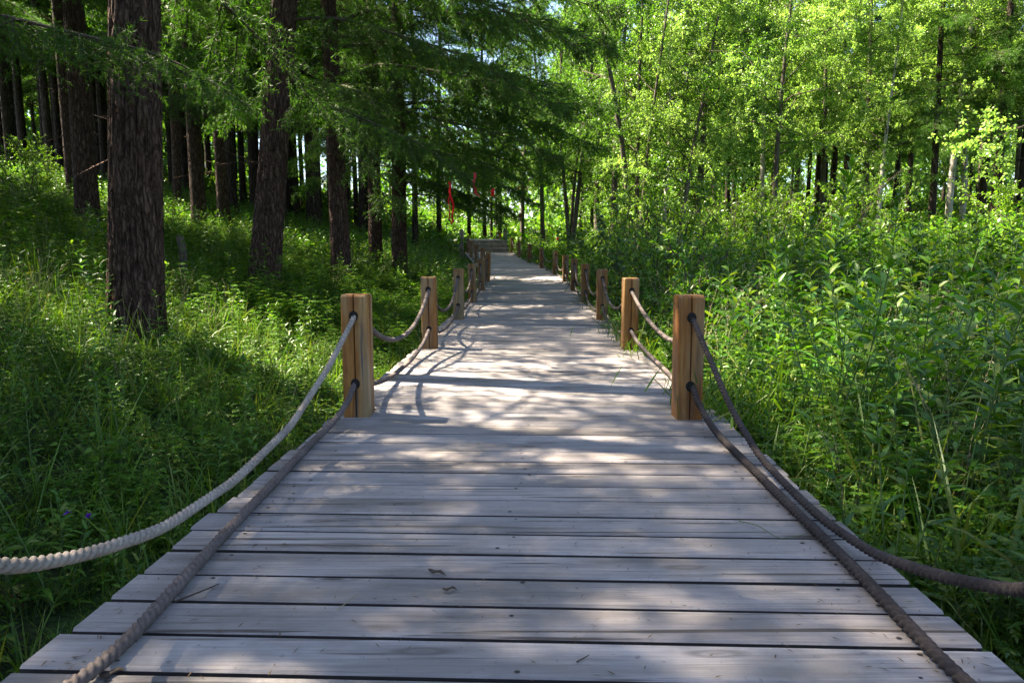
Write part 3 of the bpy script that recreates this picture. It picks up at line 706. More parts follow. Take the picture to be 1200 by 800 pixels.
# ------------------------------------------------------------------ broadleaved kinds
def broadleaf(h, dia, z0, spread, nl, seed, leaf=.06, bark=M_BIRCH, lm=M_LEAF, lean=(0, 0), per=20, nb=11, ntw=5, hang=.35, sides=12, rings=30, stems=1, low=1.0, bend=.5):
    rs = np.random.RandomState(seed); wood = MB(); fol = MB()
    for sidx in range(stems):
        ln = lean if stems == 1 else (lean[0] + rs.normal(0, 1.3), lean[1] + rs.normal(0, 1.3))
        hh = h * rs.uniform(.8, 1.0) if sidx else h
        tf = trunk_mesh(wood, hh, dia / 2 * (1 if sidx == 0 else rs.uniform(.55, .9)), .02, ln, bend, sides, rings, .003, seed + sidx, .3, -1.0)
        n = nl // stems
        z = z0 + (hh - z0) * (np.arange(n) + rs.rand(n)) / n * .97; f = (z - z0) / (hh - z0)
        x, y, r = tf(z); az = np.arange(n) * 2.4 + rs.normal(0, .5, n)
        L = spread * (np.sin(np.clip(f * .85 + .18, 0, 1) * PI) ** .7) * rs.uniform(.55, 1.1, n) + .4
        el = rs.uniform(.1, .75, n) + .4 * f
        for k in range(n):
            d = np.array([math.cos(az[k]) * math.cos(el[k]), math.sin(az[k]) * math.cos(el[k]), math.sin(el[k])])
            q = np.linspace(0, 1, 6)[:, None]; P = np.array([x[k], y[k], z[k]]) + d * L[k] * q
            P[:, 2] -= hang * L[k] * q[:, 0] ** 2 * .8; P[1:] += rs.normal(0, .05 * L[k], (5, 3))
            tube(wood, P, np.linspace(max(.012, r[k] * .35), .004, 6), 5, 1, False)
            fb = rs.uniform(.25, 1, nb); A = np.stack([np.interp(fb, q[:, 0], P[:, c]) for c in range(3)], -1)
            db = norm(d * .6 + rs.normal(0, .65, (nb, 3)) + [0, 0, -.1]); lb = L[k] * .34 * (1.25 - fb * .6) * rs.uniform(.5, 1.1, nb)
            Bq = A + db * lb[:, None]; Bq[:, 2] -= hang * lb * .5
            tubes(wood, A, Bq, .006, .0025, 1)
            fi = np.repeat(np.arange(nb), ntw); ft = rs.uniform(.2, 1, len(fi))[:, None]; C = A[fi] * (1 - ft) + Bq[fi] * ft
            dt = norm(db[fi] * .4 + rs.normal(0, .6, (len(fi), 3)) + [0, 0, -hang]); lt = rs.uniform(.2, .55, len(fi))
            E = C + dt * lt[:, None]
            tubes(wood, C, E, .0025, .0012, 1)
            li = np.repeat(np.arange(len(fi)), per); fl = rs.rand(len(li))[:, None]
            O = C[li] * (1 - fl) + E[li] * fl + rs.normal(0, .025, (len(li), 3))
            dl = dt[li] * .3 + rs.normal(0, .7, (len(li), 3)) + [0, 0, -.35]
            leaves(fol, O, dl, leaf * rs.uniform(.6, 1.15, len(li)), leaf * .72, .1, 'rhomb', 0, rs, fold=.25)
    return wood.mesh('trunk', [bark, M_TWIG]), fol.mesh('crown', [lm])

KB = [broadleaf(11, .20, 2.6, 2.8, 32, 301, leaf=.060, per=25), broadleaf(13, .22, 3.6, 3.1, 36, 317, leaf=.060, per=25),
      broadleaf(11, .20, 3.2, 2.9, 34, 331, leaf=.060, per=25, bark=M_GREYBARK, lm=M_LEAF),
      broadleaf(14, .24, 4.4, 3.3, 38, 341, leaf=.060, per=26, bark=M_BARKD, lm=M_LEAF)]
KD = [broadleaf(12, .26, 3.0, 3.2, 34, 351, leaf=.060, per=26, bark=M_GREYBARK, lm=M_LEAFD), broadleaf(11, .22, 2.4, 3.0, 33, 367, leaf=.060, per=26, bark=M_GREYBARK, lm=M_LEAFD, stems=3)]
KBF = [broadleaf(13, .22, 3.6, 3.4, 30, 381, leaf=.13, per=11, nb=9, sides=7, rings=12, bark=M_GREYBARK), broadleaf(10, .18, 2.0, 3.0, 30, 397, leaf=.13, per=11, nb=9, sides=7, rings=12, bark=M_GREYBARK)]

rsT = np.random.RandomState(77)
def put(kind, name, x, Y, label, group, sc=1.0, rz=None, tilt=None):
    z = float(H(x, Y)) - .03
    e = tree_thing(name, (x, Y, z), label, group, [('trunk', kind[0]), ('crown', kind[1])], rsT.uniform(0, 6.28) if rz is None else rz, sc)
    if tilt: e.rotation_euler = (tilt[0], tilt[1], e.rotation_euler[2])
    return e
def putpx(kind, name, px, Y, *a, **k): return put(kind, name, xpos(px, Y, 1.0), Y, *a, **k)

# left slope, further trunks
for px, Y, kd, sc, lab in (
    (68, 23, 1, .95, 'dark trunk third in from the left edge, high on the slope'),
    (38, 25, 0, .9, 'dark trunk second in from the left edge, high on the slope'),
    (22, 21, 2, 1.0, 'dark trunk closest to the left edge, high on the slope'),
    (300, 25, 1, .95, 'slim dark trunk seen just left of the leaning one, far back'),
    (340, 29, 2, .95, 'slim trunk seen just right of the leaning one, far back'),
    (357, 31, 2, .9, 'thin far trunk halfway between the leaning tree and the third'),
    (373, 24, 1, .95, 'dark trunk close left of the third tree by the path'),
    (419, 30, 2, .9, 'thin far trunk close right of the third tree by the path'),
    (487, 27, 2, 1.0, 'slim trunk behind the drooping boughs near the bend'),
    (515, 33, 1, .85, 'slim trunk left of the far steps behind the red ribbons')):
    putpx(KC[kd], 'conifer_tree', px, Y, lab, G_LARCH, sc)
own_conifer(-118, 4.6, .34, 16, 'dark conifer just outside the left edge whose low boughs reach across the nearest trunk', (0, 0), 4.6, 3.3, 56, 2, seed=133, sides=24, rings=60, amp=.01,
            extra=[(1.85, -6, 2.5, -6), (2.6, -40, 2.6, -4)])
# unseen trees left of the frame, most added to shade walk and slope
for x, Y, kd, sc, lab in ((-11.5, 4.5, 0, 1.0, 'dark conifer on the slope just outside the left edge'), (-11.0, 10.3, 1, 1.0, 'dark conifer up the slope outside the left edge'),
                          (-6.4, 3.3, 0, .95, 'dark conifer added for shade up the slope between the camera and the left edge'), (-8.3, 5.4, 0, .66, 'young conifer added for shade on the slope just outside the left edge'), (-10.0, 7.6, 0, .68, 'young conifer added for shade higher on the slope outside the left edge'),
                          (-9.4, 4.7, 0, .70, 'young conifer added for shade beside the camera higher up the slope'), (-6.6, 1.5, 0, .70, 'young conifer added for shade on the slope level with the camera'), (-12.0, 9.4, 2, .75, 'young conifer added for shade highest on the slope outside the left edge'),
                          (-5.9, 3.8, 0, .66, 'young conifer added for shade on the slope nearest the walk outside the left edge'), (-9.6, 9.3, 0, .68, 'young conifer added for shade beside the left edge of the view up the slope'), (-10.7, 11.2, 0, .85, 'half grown conifer added for shade beyond the left edge of the view'), (-13.0, 13.2, 1, .85, 'half grown conifer added for shade at the far left beyond the view'),
                          (-14.2, 11.5, 0, .95, 'full grown conifer added for shade at the far left beyond the view'), (-15.5, 15.5, 0, 1.0, 'full grown conifer added for shade at the far upper left beyond the view'), (-9.0, 2.6, 1, 1.0, 'dark conifer added for shade higher up the slope beside the camera'), (-5.2, 1.6, 1, 1.0, 'dark conifer on the slope beside the camera'), (-11.5, 13.5, 0, 1.0, 'dark conifer high on the slope at the left edge')):
    put(KC[kd], 'conifer_tree', x, Y, lab, G_LARCH, sc)

for k in range(84):
    Y = rsT.uniform(22, 46); px = rsT.uniform(-40, 440)
    putpx(KF[k % 2], 'conifer_tree', px, Y, 'dark conifer in the crowd of trunks up the left slope', 'crowd of conifers up the left slope', rsT.uniform(.85, 1.1))
# by and behind the steps
G_MID = 'trees round the far end of the boardwalk'
for px, Y, kd, nm, sc, lab in (
    (550, 42, KF[1], 'conifer_tree', .9, 'dark straight trunk behind the left gate post'),
    (568, 41, KF[1], 'conifer_tree', .95, 'dark straight trunk rising behind the middle of the steps'),
    (576, 46, KF[1], 'conifer_tree', .8, 'thinner dark trunk between two others behind the steps'),
    (586, 42, KF[1], 'conifer_tree', .95, 'dark trunk rising right behind the small orange box'),
    (612, 36, KD[0], 'broadleaf_tree', 1.0, 'grey trunk with a small wooden plaque beside the far steps'),
    (637, 33, KD[0], 'broadleaf_tree', 1.0, 'grey trunk leaning left just right of the plaque tree'),
    (668, 27, KD[1], 'broadleaf_tree', 1.05, 'clump of dark and white stems right of the far boardwalk'),
    (700, 29, KD[0], 'broadleaf_tree', 1.0, 'dark leaning trunk right of the clump of stems')):
    putpx(kd, nm, px, Y, lab, G_MID, sc, tilt=(0, -.06) if px == 637 else ((0, .10) if px == 700 else None))

# right side
G_R = 'birches beyond the right meadow'
for px, Y, kd, nm, sc, lab, tl in (
    (772, 19, KB[0], 'birch_tree', .72, 'pale birch stem leaning right, left of its leaning twin', (0, .26)),
    (790, 18.0, KB[2], 'birch_tree', .80, 'leaning birch beside its twin behind the right shrubs', (0, .28)),
    (815, 21, KD[0], 'broadleaf_tree', .95, 'dark leafy tree behind the two leaning birches', None),
    (745, 20, KD[1], 'broadleaf_tree', .95, 'dark leafy tree with several stems left of the leaning birches', None),
    (1027, 21, KB[0], 'birch_tree', .75, 'thin white birch trunk left of the birch pair', None),
    (1108, 23, KB[1], 'birch_tree', 1.05, 'left birch of the tall pair at the right', None),
    (1125, 24, KB[1], 'birch_tree', 1.0, 'right birch of the tall pair at the right', (0, -.02)),
    (1290, 11.5, KB[0], 'birch_tree', .95, 'birch at the right edge whose pale leaves reach into view', None),
    (960, 27, KB[2], 'birch_tree', 1.1, 'bright leafy birch in the middle of the right background', None),
    (890, 27, KB[1], 'birch_tree', 1.0, 'bright leafy birch left of the middle of the right background', None)):
    putpx(kd, nm, px, Y, lab, G_R, sc, tilt=tl)
G_RC = 'dark trunks beyond the right meadow'
for px, Y, kd, sc, lab in (
    (1089, 21, 2, .85, 'dark bare trunk just left of the birch pair'),
    (1146, 23, 1, .9, 'slim dark trunk just right of the birch pair'),
    (1162, 21, 0, .9, 'thicker dark trunk second right of the birch pair'),
    (1190, 24, 2, .9, 'dark trunk at the right edge beyond the meadow')):
    putpx(KC[kd], 'conifer_tree', px, Y, lab, G_RC, sc)
for px, Y, s in ((857, 37, .9), (876, 36, 1), (883, 38, .95), (902, 35, 1), (906, 39, .95), (955, 36, 1), (973, 34, 1), (1045, 36, 1), (835, 40, 1), (1060, 33, .9), (930, 41, 1), (1000, 40, 1)):
    putpx(KF[1], 'conifer_tree', px, Y, 'slim dark trunk in the distant stand behind the right meadow', 'distant conifer stand on the right', s)

for px, Y, kd, s in ((720, 24, KD[0], 1.), (760, 28, KB[3], 1.05), (800, 25, KB[2], 1.05), (850, 30, KB[3], 1.1), (905, 22, KB[2], 1.0), (930, 32, KBF[0], 1.), (985, 30, KB[3], 1.1), (1010, 25, KB[2], 1.1),
                     (1060, 28, KB[3], 1.05), (1140, 30, KBF[0], 1.), (1185, 28, KB[2], 1.2), (1240, 24, KB[3], 1.1), (870, 34, KBF[1], 1.1), (780, 34, KBF[0], 1.), (680, 36, KBF[0], 1.), (1215, 19, KB[2], 1.05)):
    putpx(kd, 'broadleaf_tree', px, Y, 'pale green tree in the sunlit leafy mass beyond the right meadow', 'leafy mass of trees beyond the right meadow', s)

# the wood far off, one mass
fm = MB(); rsW = np.random.RandomState(19); n = 95000
pw = rsW.uniform(-80, 1280, n); Yw = np.where(pw < 330, rsW.uniform(46, 90, n), np.where(pw > 620, rsW.uniform(60, 120, n), rsW.uniform(72, 125, n))); zw = 22 * rsW.rand(n) ** np.where(pw < 620, 1.5, 2.1)
keep = ~((pw > 300) & (pw < 445) & (rsW.rand(n) < .8)) & (zw < 15 + 6 * smooth_noise(pw / 40, Yw / 5, 5, 3, 1.0)) & (smooth_noise(pw / 14, zw * .9 + Yw * .2, 6, 3, 1.0) > -.25)
Xw = (pw - 600) / 800 * Yw; Ow = np.stack([Xw, Yw, H(Xw, Yw) + zw], -1)[keep]
leaves(fm, Ow, rsW.normal(0, .6, Ow.shape) + [0, 0, -.2], rsW.uniform(.5, 1.1, len(Ow)), .42, .1, 'rhomb', 0, rsW)
tag(fm.build('forest', [M_LEAFD]), 'far green wood closing the view behind all the trees', 'forest', kind='stuff')

# distant forest, copies
n_far = 0
rsF = np.random.RandomState(9)
for k in range(400):
    Y = rsF.uniform(36, 80); px = rsF.uniform(-60, 1260)
    x = xpos(px, Y, 1.5)
    if 455 < px < 612 and Y < 68: continue
    if 320 < px < 440 and rsF.rand() < .75: continue
    if px < 520:
        if rsF.rand() < (.85 if px < 320 else .45): put(KF[rsF.randint(2)], 'conifer_tree', x, Y, 'distant dark conifer deep in the forest on the left', 'distant conifers on the left', rsF.uniform(.8, 1.1))
        else: put(KBF[1], 'broadleaf_tree', x, Y, 'distant pale leafy tree deep in the forest on the left', 'distant leafy trees on the left', rsF.uniform(.7, 1.0))
    else:
        if rsF.rand() < .35: put(KF[rsF.randint(2)], 'conifer_tree', x, Y, 'distant dark conifer among the leafy trees on the right', 'distant conifers on the right', rsF.uniform(.8, 1.1))
        else: put(KBF[rsF.randint(2)], 'broadleaf_tree', x, Y, 'distant pale leafy tree in the forest on the right', 'distant leafy trees on the right', rsF.uniform(.8, 1.2))
    n_far += 1
    if n_far >= 120: break

# ------------------------------------------------------------------ shrubs
def shrub_kind(h, spread, seed, leaf=.045, lm=M_SHRUB, nst=11, per=16, kind='rhomb', wr=.42):
    rs = np.random.RandomState(seed); wood = MB(); fol = MB()
    for k in range(nst):
        az = rs.uniform(0, 6.28); out = spread * rs.uniform(.2, 1); hh = h * rs.uniform(.6, 1)
        q = np.linspace(0, 1, 7); P = np.stack([math.cos(az) * out * q ** 1.3, math.sin(az) * out * q ** 1.3, hh * q - .1 * (1 - q) - .12 * hh * q ** 3], -1)
        P[1:] += rs.normal(0, .025 * h, (6, 3)); tube(wood, P, np.linspace(.012, .003, 7), 5, 0, False)
        nb = 18; fb = rs.uniform(.15, 1, nb); A = np.stack([np.interp(fb, q, P[:, c]) for c in range(3)], -1)
        db = norm(rs.normal(0, .8, (nb, 3)) + [math.cos(az) * .5, math.sin(az) * .5, .55]); lb = rs.uniform(.15, .42, nb) * h * .45
        B = A + db * lb[:, None]; tubes(wood, A, B, .0045, .0015, 0)
        li = np.repeat(np.arange(nb), per); fl = rs.uniform(.1, 1.05, len(li))[:, None]
        O = A[li] * (1 - fl) + B[li] * fl; dl = db[li] * .6 + rs.normal(0, .6, (len(li), 3))
        leaves(fol, O, dl, leaf * rs.uniform(.6, 1.2, len(li)), leaf * wr, .15, kind, 0, rs, fold=.3)
    return wood.mesh('stems', [M_TWIG]), fol.mesh('foliage', [lm])
SK = [shrub_kind(1.9, .9, 401, .055), shrub_kind(2.3, 1.0, 411, .06, per=18), shrub_kind(1.5, .8, 421, .075, M_HERB2, wr=.5)]
SW = shrub_kind(1.35, .60, 441, .075, M_HERB, 10, 12, 'lance', .26)
SF = shrub_kind(2.2, 1.3, 431, .13, M_SHRUB, 10, 9)
def shrub(kind, x, Y, label, group, sc=1.0):
    e = empty('shrub', (x, Y, float(H(x, Y)) - .03), rsT.uniform(0, 6.28)); e.scale = (sc, sc, sc)
    tag(e, label, 'shrub', group)
    for nm, me in zip(('stems', 'foliage'), kind):
        q = bpy.data.objects.new(nm, me); col.objects.link(q); q.parent = e
G_S = 'shrubs along the right side'
for px, Y, kd, sc, lab in (
    (790, 9.5, 0, .95, 'leafy shrub right behind the nearest right-hand ropes'),
    (755, 11.5, 2, 1.0, 'bluish broad-leaved shrub crowding the right row of posts'),
    (735, 15, 0, 1.0, 'shrub crowding the posts where the boardwalk bends'),
    (840, 12, 1, .9, 'tall airy shrub under the leaning birches'),
    (905, 12.5, 1, .95, 'tall airy shrub left of the tall long-leaved weed'),
    (955, 13, 1, 1.05, 'tallest airy shrub behind the tall long-leaved weed'),
    (1010, 14, 0, 1.0, 'pale shrub right of the tall long-leaved weed'),
    (870, 16, 1, 1.0, 'shrub in front of the distant dark trunks'),
    (1190, 13, 0, 1.0, 'shrub at the right edge of the meadow'),
    (690, 22, 2, 1.0, 'bluish shrub below the clump of stems by the bend'),
    (715, 18, 0, 1.1, 'shrub leaning over the far right posts')):
    shrub(SK[kd], xpos(px, Y, .6), Y, lab, G_S, sc * 1.28)
for px, Y, sc, lab in ((765, 6.6, .8, 'willowy weed bush between the second and third right posts'), (800, 7.6, 1.0, 'willowy weed bush behind the second right post'), (745, 9.2, 1.0, 'willowy weed bush by the third right post'),
                    (850, 6.8, 1.05, 'willowy weed bush just right of and behind the nearest right post'), (900, 8.4, 1.1, 'willowy weed bush in the middle of the near meadow'), (1000, 9.0, 1.15, 'willowy weed bush below the tallest weed'),
                    (1100, 9.5, 1.1, 'willowy weed bush right of the tallest weed'), (720, 12.4, 1.1, 'willowy weed bush leaning on the fourth right post'), (775, 8.6, 1.0, 'willowy weed bush crowding the gap after the second right post'),
                    (820, 5.6, .70, 'low willowy bush close behind the nearest right post'), (935, 7.0, .95, 'willowy weed bush in front of the tallest weed'), (1150, 7.6, 1.0, 'willowy weed bush near the right edge of the picture'), (1060, 6.2, .85, 'willowy weed bush behind the prickly seed heads'), (865, 9.8, 1.15, 'willowy weed bush halfway to the leaning birches')):
    shrub(SW, xpos(px, Y, .4), Y, lab, G_S, sc * 1.08)
for px, Y, sc in ((120, 13, .7), (20, 9, .8), (60, 14, .8), (180, 14, .7), (225, 12, .6)):
    pass
for px, Y, sc, lab in ((40, 10.5, .75, 'pale sunlit shrub at the left edge of the slope'), (205, 13, .6, 'small shrub right of the nearest thick trunk'), (62, 16, .8, 'shrub at the foot of the far left trunks')):
    shrub(SK[0], xpos(px, Y, 1.2), Y, lab, 'shrubs on the left slope', sc)
for k in range(90):
    Y = rsF.uniform(26, 62); px = rsF.uniform(0, 1230)
    if 540 < px < 605 and Y < 38: continue
    left = px < 560
    shrub(SF, xpos(px, Y, 1.0), Y, 'distant sunlit bush under the trees on the %s' % ('left' if left else 'right'), 'distant bushes on the %s' % ('left' if left else 'right'), rsF.uniform(.6, 1.2))

# ------------------------------------------------------------------ herbs and grass, templates
def t_grass(seed, n, lo, hi, w, kind='blade', spread=.05):
    rs = np.random.RandomState(seed); mb = MB(); az = rs.uniform(0, 6.28, n); tl = rs.uniform(.1, .75, n)
    o = np.stack([rs.normal(0, spread, n), rs.normal(0, spread, n), np.full(n, -.03)], -1)
    d = np.stack([np.cos(az) * tl, np.sin(az) * tl, np.ones(n)], -1)
    leaves(mb, o, d, rs.uniform(lo, hi, n), w * rs.uniform(.6, 1.3, n), rs.uniform(.1, .65, n), kind, 0, rs, flat=.6, fold=.2)
    return mb
def t_seed(seed, n=7):
    rs = np.random.RandomState(seed); mb = MB()
    for k in range(n):
        az = rs.uniform(0, 6.28); h = rs.uniform(.55, 1.0); q = np.linspace(0, 1, 6); tl = rs.uniform(.08, .35)
        P = np.stack([math.cos(az) * tl * q ** 2 + rs.normal(0, .03), math.sin(az) * tl * q ** 2, h * q - .1 * q ** 3], -1)
        tube(mb, P, np.linspace(.0022, .001, 6), 3, 1, False)
        f = rs.uniform(.75, 1, 16); O = np.stack([np.interp(f, q, P[:, c]) for c in range(3)], -1)
        leaves(mb, O, rs.normal(0, .5, (16, 3)) + [0, 0, .6], .022, .006, 0, 'rhomb', 1, rs)
    return mb
def t_lance(seed, h, n, L, W, kind='lance', stems=2):
    rs = np.random.RandomState(seed); mb = MB()
    for s in range(stems):
        b = rs.normal(0, .06, 2); az0 = rs.uniform(0, 6.28); hh = h * rs.uniform(.7, 1.1); q = np.linspace(0, 1, 6); tl = rs.uniform(.05, .3) * hh
        P = np.stack([b[0] + math.cos(az0) * tl * q ** 1.6, b[1] + math.sin(az0) * tl * q ** 1.6, hh * q - .05], -1)
        tube(mb, P, np.linspace(.0045, .0018, 6), 4, 1, False)
        f = np.sort(rs.uniform(.12, 1, n)); O = np.stack([np.interp(f, q, P[:, c]) for c in range(3)], -1)
        az = np.arange(n) * 2.4 + rs.normal(0, .3, n); upw = .35 + .9 * f ** 3
        d = np.stack([np.cos(az), np.sin(az), upw], -1)
        leaves(mb, O, d, L * rs.uniform(.7, 1.1, n) * (1.05 - .55 * f ** 4), W * rs.uniform(.8, 1.2, n), rs.uniform(.15, .5, n), kind, 0, rs, flat=.25)
    return mb
def t_broad(seed, h, pairs, L, W, kind='ovate', stems=3):
    rs = np.random.RandomState(seed); mb = MB()
    for s in range(stems):
        az0 = rs.uniform(0, 6.28); hh = h * rs.uniform(.6, 1.1); tl = rs.uniform(.1, .45) * hh; q = np.linspace(0, 1, 5); b = rs.normal(0, .05, 2)
        P = np.stack([b[0] + math.cos(az0) * tl * q, b[1] + math.sin(az0) * tl * q, hh * q - .05], -1); tube(mb, P, np.linspace(.004, .0018, 5), 3, 1, False)
        for p in range(pairs):
            f = (p + 1) / pairs; o = np.array([np.interp(f, q, P[:, c]) for c in range(3)]); az = p * PI / 2 + az0 + np.array([0, PI]) + rs.normal(0, .3, 2)
            d = np.stack([np.cos(az), np.sin(az), np.full(2, .25 + .3 * rs.rand())], -1)
            leaves(mb, np.repeat(o[None], 2, 0) + d * .015, d, L * rs.uniform(.7, 1.1, 2) * (1.1 - .5 * f), W * (1.1 - .4 * f), rs.uniform(.2, .5, 2), kind, 0, rs, flat=.25)
    return mb
def t_pinnate(seed, h, nl, LL, leaflets, l, w, kind='rhomb', stems=2):
    rs = np.random.RandomState(seed); mb = MB()
    for s in range(stems):
        b = rs.normal(0, .06, 2); az0 = rs.uniform(0, 6.28); hh = h * rs.uniform(.6, 1.1); tl = rs.uniform(.05, .3) * hh; q = np.linspace(0, 1, 5)
        P = np.stack([b[0] + math.cos(az0) * tl * q, b[1] + math.sin(az0) * tl * q, hh * q - .05], -1); tube(mb, P, np.linspace(.004, .0015, 5), 3, 1, False)
        for k in range(nl):
            f = .15 + .85 * (k + rs.rand()) / nl; o = np.array([np.interp(f, q, P[:, c]) for c in range(3)]); az = k * 2.4 + rs.normal(0, .3)
            le = LL * rs.uniform(.7, 1.1) * (1.1 - .6 * f); t = np.linspace(.15, 1, leaflets); e = .55 + .3 * f
            ax = np.stack([math.cos(az) * le * t, math.sin(az) * le * t, le * (e * t - .55 * t ** 2)], -1) + o
            T = norm(np.gradient(ax, axis=0)); S = norm(np.cross(T, [0, 0, 1.0]))
            for sd in (-1, 1): leaves(mb, ax, T * .6 + S * sd + rs.normal(0, .12, T.shape), l * (1.15 - .6 * t), w, .2, kind, 0, rs, flat=.25)
            leaves(mb, ax[-1:], T[-1:], l, w, .2, kind, 0, rs, flat=.2)
    return mb
def t_low(seed, n, l, kind='ovate'):
    rs = np.random.RandomState(seed); mb = MB(); az = rs.uniform(0, 6.28, n); r = .22 * np.sqrt(rs.rand(n)); z = rs.uniform(.05, .22, n)
    C = np.stack([np.cos(az) * r, np.sin(az) * r, z], -1)
    tubes(mb, C * [.35, .35, 0], C, .0018, .0012, 1)
    for k in range(3):
        a2 = az + k * 2.094 + rs.normal(0, .2, n); d = np.stack([np.cos(a2), np.sin(a2), rs.uniform(-.1, .35, n)], -1)
        leaves(mb, C, d, l * rs.uniform(.7, 1.3, n), l * .72, .2, kind, 0, rs, flat=.3)
    return mb
def t_clump(seed, n, h, r, l, w):
    rs = np.random.RandomState(seed); mb = MB(); az = rs.uniform(0, 6.28, n); rr = r * np.sqrt(rs.rand(n)); z = h * rs.rand(n) ** .6 * (1 - .4 * (rr / r) ** 2)
    O = np.stack([np.cos(az) * rr, np.sin(az) * rr, z], -1)
    leaves(mb, O, np.stack([np.cos(az), np.sin(az), rs.uniform(.1, 1.6, n)], -1) + rs.normal(0, .4, (n, 3)), l * rs.uniform(.6, 1.3, n), w * rs.uniform(.7, 1.2, n), .25, 'rhomb', 0, rs)
    return mb
fz = freeze
T_G = [fz(t_grass(500 + k, 16, .28, .62, .010)) for k in range(5)]
T_GL = [fz(t_grass(510 + k, 9, .5, .95, .014)) for k in range(4)]
T_GM = [fz(t_grass(520 + k, 14, .3, .75, .016, 'tri')) for k in range(4)]
T_GS = [fz(t_grass(530 + k, 16, .08, .24, .006, spread=.08)) for k in range(4)]
T_SEED = [fz(t_seed(540 + k)) for k in range(3)]
T_L = [fz(t_lance(550 + k, .85, 26, .15, .024)) for k in range(4)]
T_LM = [fz(t_lance(560 + k, .95, 24, .16, .030, 'rhomb')) for k in range(4)]
T_B = [fz(t_broad(570 + k, .38, 7, .065, .034)) for k in range(5)]
T_BM = [fz(t_broad(580 + k, .5, 5, .12, .06, 'rhomb')) for k in range(4)]
T_P = [fz(t_pinnate(590 + k, .50, 14, .14, 8, .036, .012)) for k in range(5)]
T_PM = [fz(t_pinnate(600 + k, .7, 10, .20, 4, .08, .03)) for k in range(4)]
T_LOW = [fz(t_low(610 + k, 14, .04)) for k in range(4)]
T_LOWM = [fz(t_low(620 + k, 16, .06, 'rhomb')) for k in range(3)]
T_C = [fz(t_clump(630 + k, 46, .75, .5, .16, .05)) for k in range(4)]
T_CF = [fz(t_clump(640 + k, 34, .9, .8, .30, .10)) for k in range(4)]

rsV = np.random.RandomState(31)
def frustum(n, y0, y1, margin=1.2):
    """points on the ground the photo could see, evenly by area"""
    Y = np.sqrt(rsV.uniform(0, 1, n) * ((y1 + 1.5) ** 2 - (y0 + 1.5) ** 2) + (y0 + 1.5) ** 2) - 1.5
    X = rsV.uniform(-1, 1, n) * (.80 * Y + margin)
    return X, Y
def off_walk(X, Y, pad):
    c = cx(np.clip(Y, -4, 40)); ok = np.abs(X - c) > 1.09 + pad
    return ok | (Y > 33)
def sow(mb, tpls, X, Y, sc0, sc1, zoff=0.0, tilt=.12, mask=None):
    n = len(X); w = rsV.randint(0, len(tpls), n); s = rsV.uniform(sc0, sc1, n)
    loc = np.stack([X, Y, H(X, Y) + zoff], -1); az = rsV.uniform(0, 6.28, n); pt = rsV.normal(0, tilt, n)
    for q in range(len(tpls)):
        k = w == q
        if k.any(): stamp(mb, tpls[q], loc[k], az[k], pt[k], s[k])
def region(X, Y): return np.where(X > cx(np.clip(Y, -4, 40)), 1, -1)

grass = MB(); herbL = MB(); herbR = MB()
def sow_mix(n, y0, y1, spec, margin=1.2, pad=.05, lows=.58):
    """spec: list of (share left, share right, target left, target right, templates, scale lo, hi, patch seed)"""
    X, Y = frustum(n, y0, y1, margin); ok = off_walk(X, Y, pad); X, Y = X[ok], Y[ok]; sd = region(X, Y)
    P = np.zeros((len(spec), len(X)))
    for k, (sl, sr, tg, tp, a, b, seed) in enumerate(spec):
        P[k] = np.where(sd < 0, sl, sr) * np.exp(1.1 * smooth_noise(X, Y, seed, 2, .9))
    P /= P.sum(0, keepdims=True); cum = P.cumsum(0); u = rsV.rand(len(X)); ch = (u[None] > cum).sum(0)
    for k, (sl, sr, tg, tp, a0, b0, seed) in enumerate(spec):
        for side in (-1, 1):
            s = (ch == k) & (sd == side); a, b = (a0 * lows, b0 * lows) if side < 0 and y0 < 16 else (a0, b0)
            if s.any():
                tgt = grass if tg == 'g' else (herbL if side < 0 else herbR)
                # plants right beside the boards stay low
                dist = np.abs(X[s] - cx(np.clip(Y[s], -4, 40))) - 1.1
                near = dist < .35
                Xs, Ys = X[s], Y[s]
                if near.any(): sow(tgt, tp, Xs[near], Ys[near], a * .6, b * .7)
                if (~near).any(): sow(tgt, tp, Xs[~near], Ys[~near], a, b)
T_BIG = [fz(t_broad(650 + k, .55, 5, .13, .065)) for k in range(4)]
NEAR = [(2.2, 1.5, 'g', T_G, .7, 1.3, 1), (.02, .22, 'h', T_BIG, .7, 1.2, 9), (.6, 1.2, 'g', T_GL, .7, 1.2, 2), (.05, .10, 'g', T_SEED, .8, 1.1, 3), (.25, 1.0, 'h', T_L, .6, 1.45, 4),
        (.9, .5, 'h', T_B, .7, 1.2, 5), (1.2, .8, 'h', T_P, .7, 1.2, 6), (1.2, .6, 'h', T_LOW, .7, 1.2, 7)]
MID = [(1.6, 1.1, 'g', T_GM, .9, 1.5, 1), (.05, .12, 'g', T_SEED, .9, 1.2, 3), (.4, 1.5, 'h', T_LM, .8, 1.5, 4), (.7, .5, 'h', T_BM, .9, 1.4, 5), (1.2, .9, 'h', T_PM, .8, 1.3, 6), (.8, .3, 'h', T_LOWM, 1.2, 2, 7)]
FAR = [(1.0, .7, 'g', T_GM, 1.1, 1.8, 1), (1.0, 1.0, 'h', T_C, .7, 1.3, 5), (.5, .8, 'h', T_LM, 1.0, 1.5, 4)]
VFAR = [(.4, .4, 'g', T_GM, 1.6, 2.6, 1), (1, 1, 'h', T_CF, .8, 1.5, 5)]
sow_mix(6400, .2, 7.0, NEAR, 1.6)
sow_mix(2600, .2, 7.0, [(.8, 1, 'h', T_LOW, .7, 1.2, 7), (1.2, .8, 'g', T_GS, 1, 2.2, 8)], 1.6, .01)
sow_mix(11500, 7.0, 15.5, MID)
sow_mix(7500, 15.5, 30, FAR)
sow_mix(6500, 30, 75, VFAR)
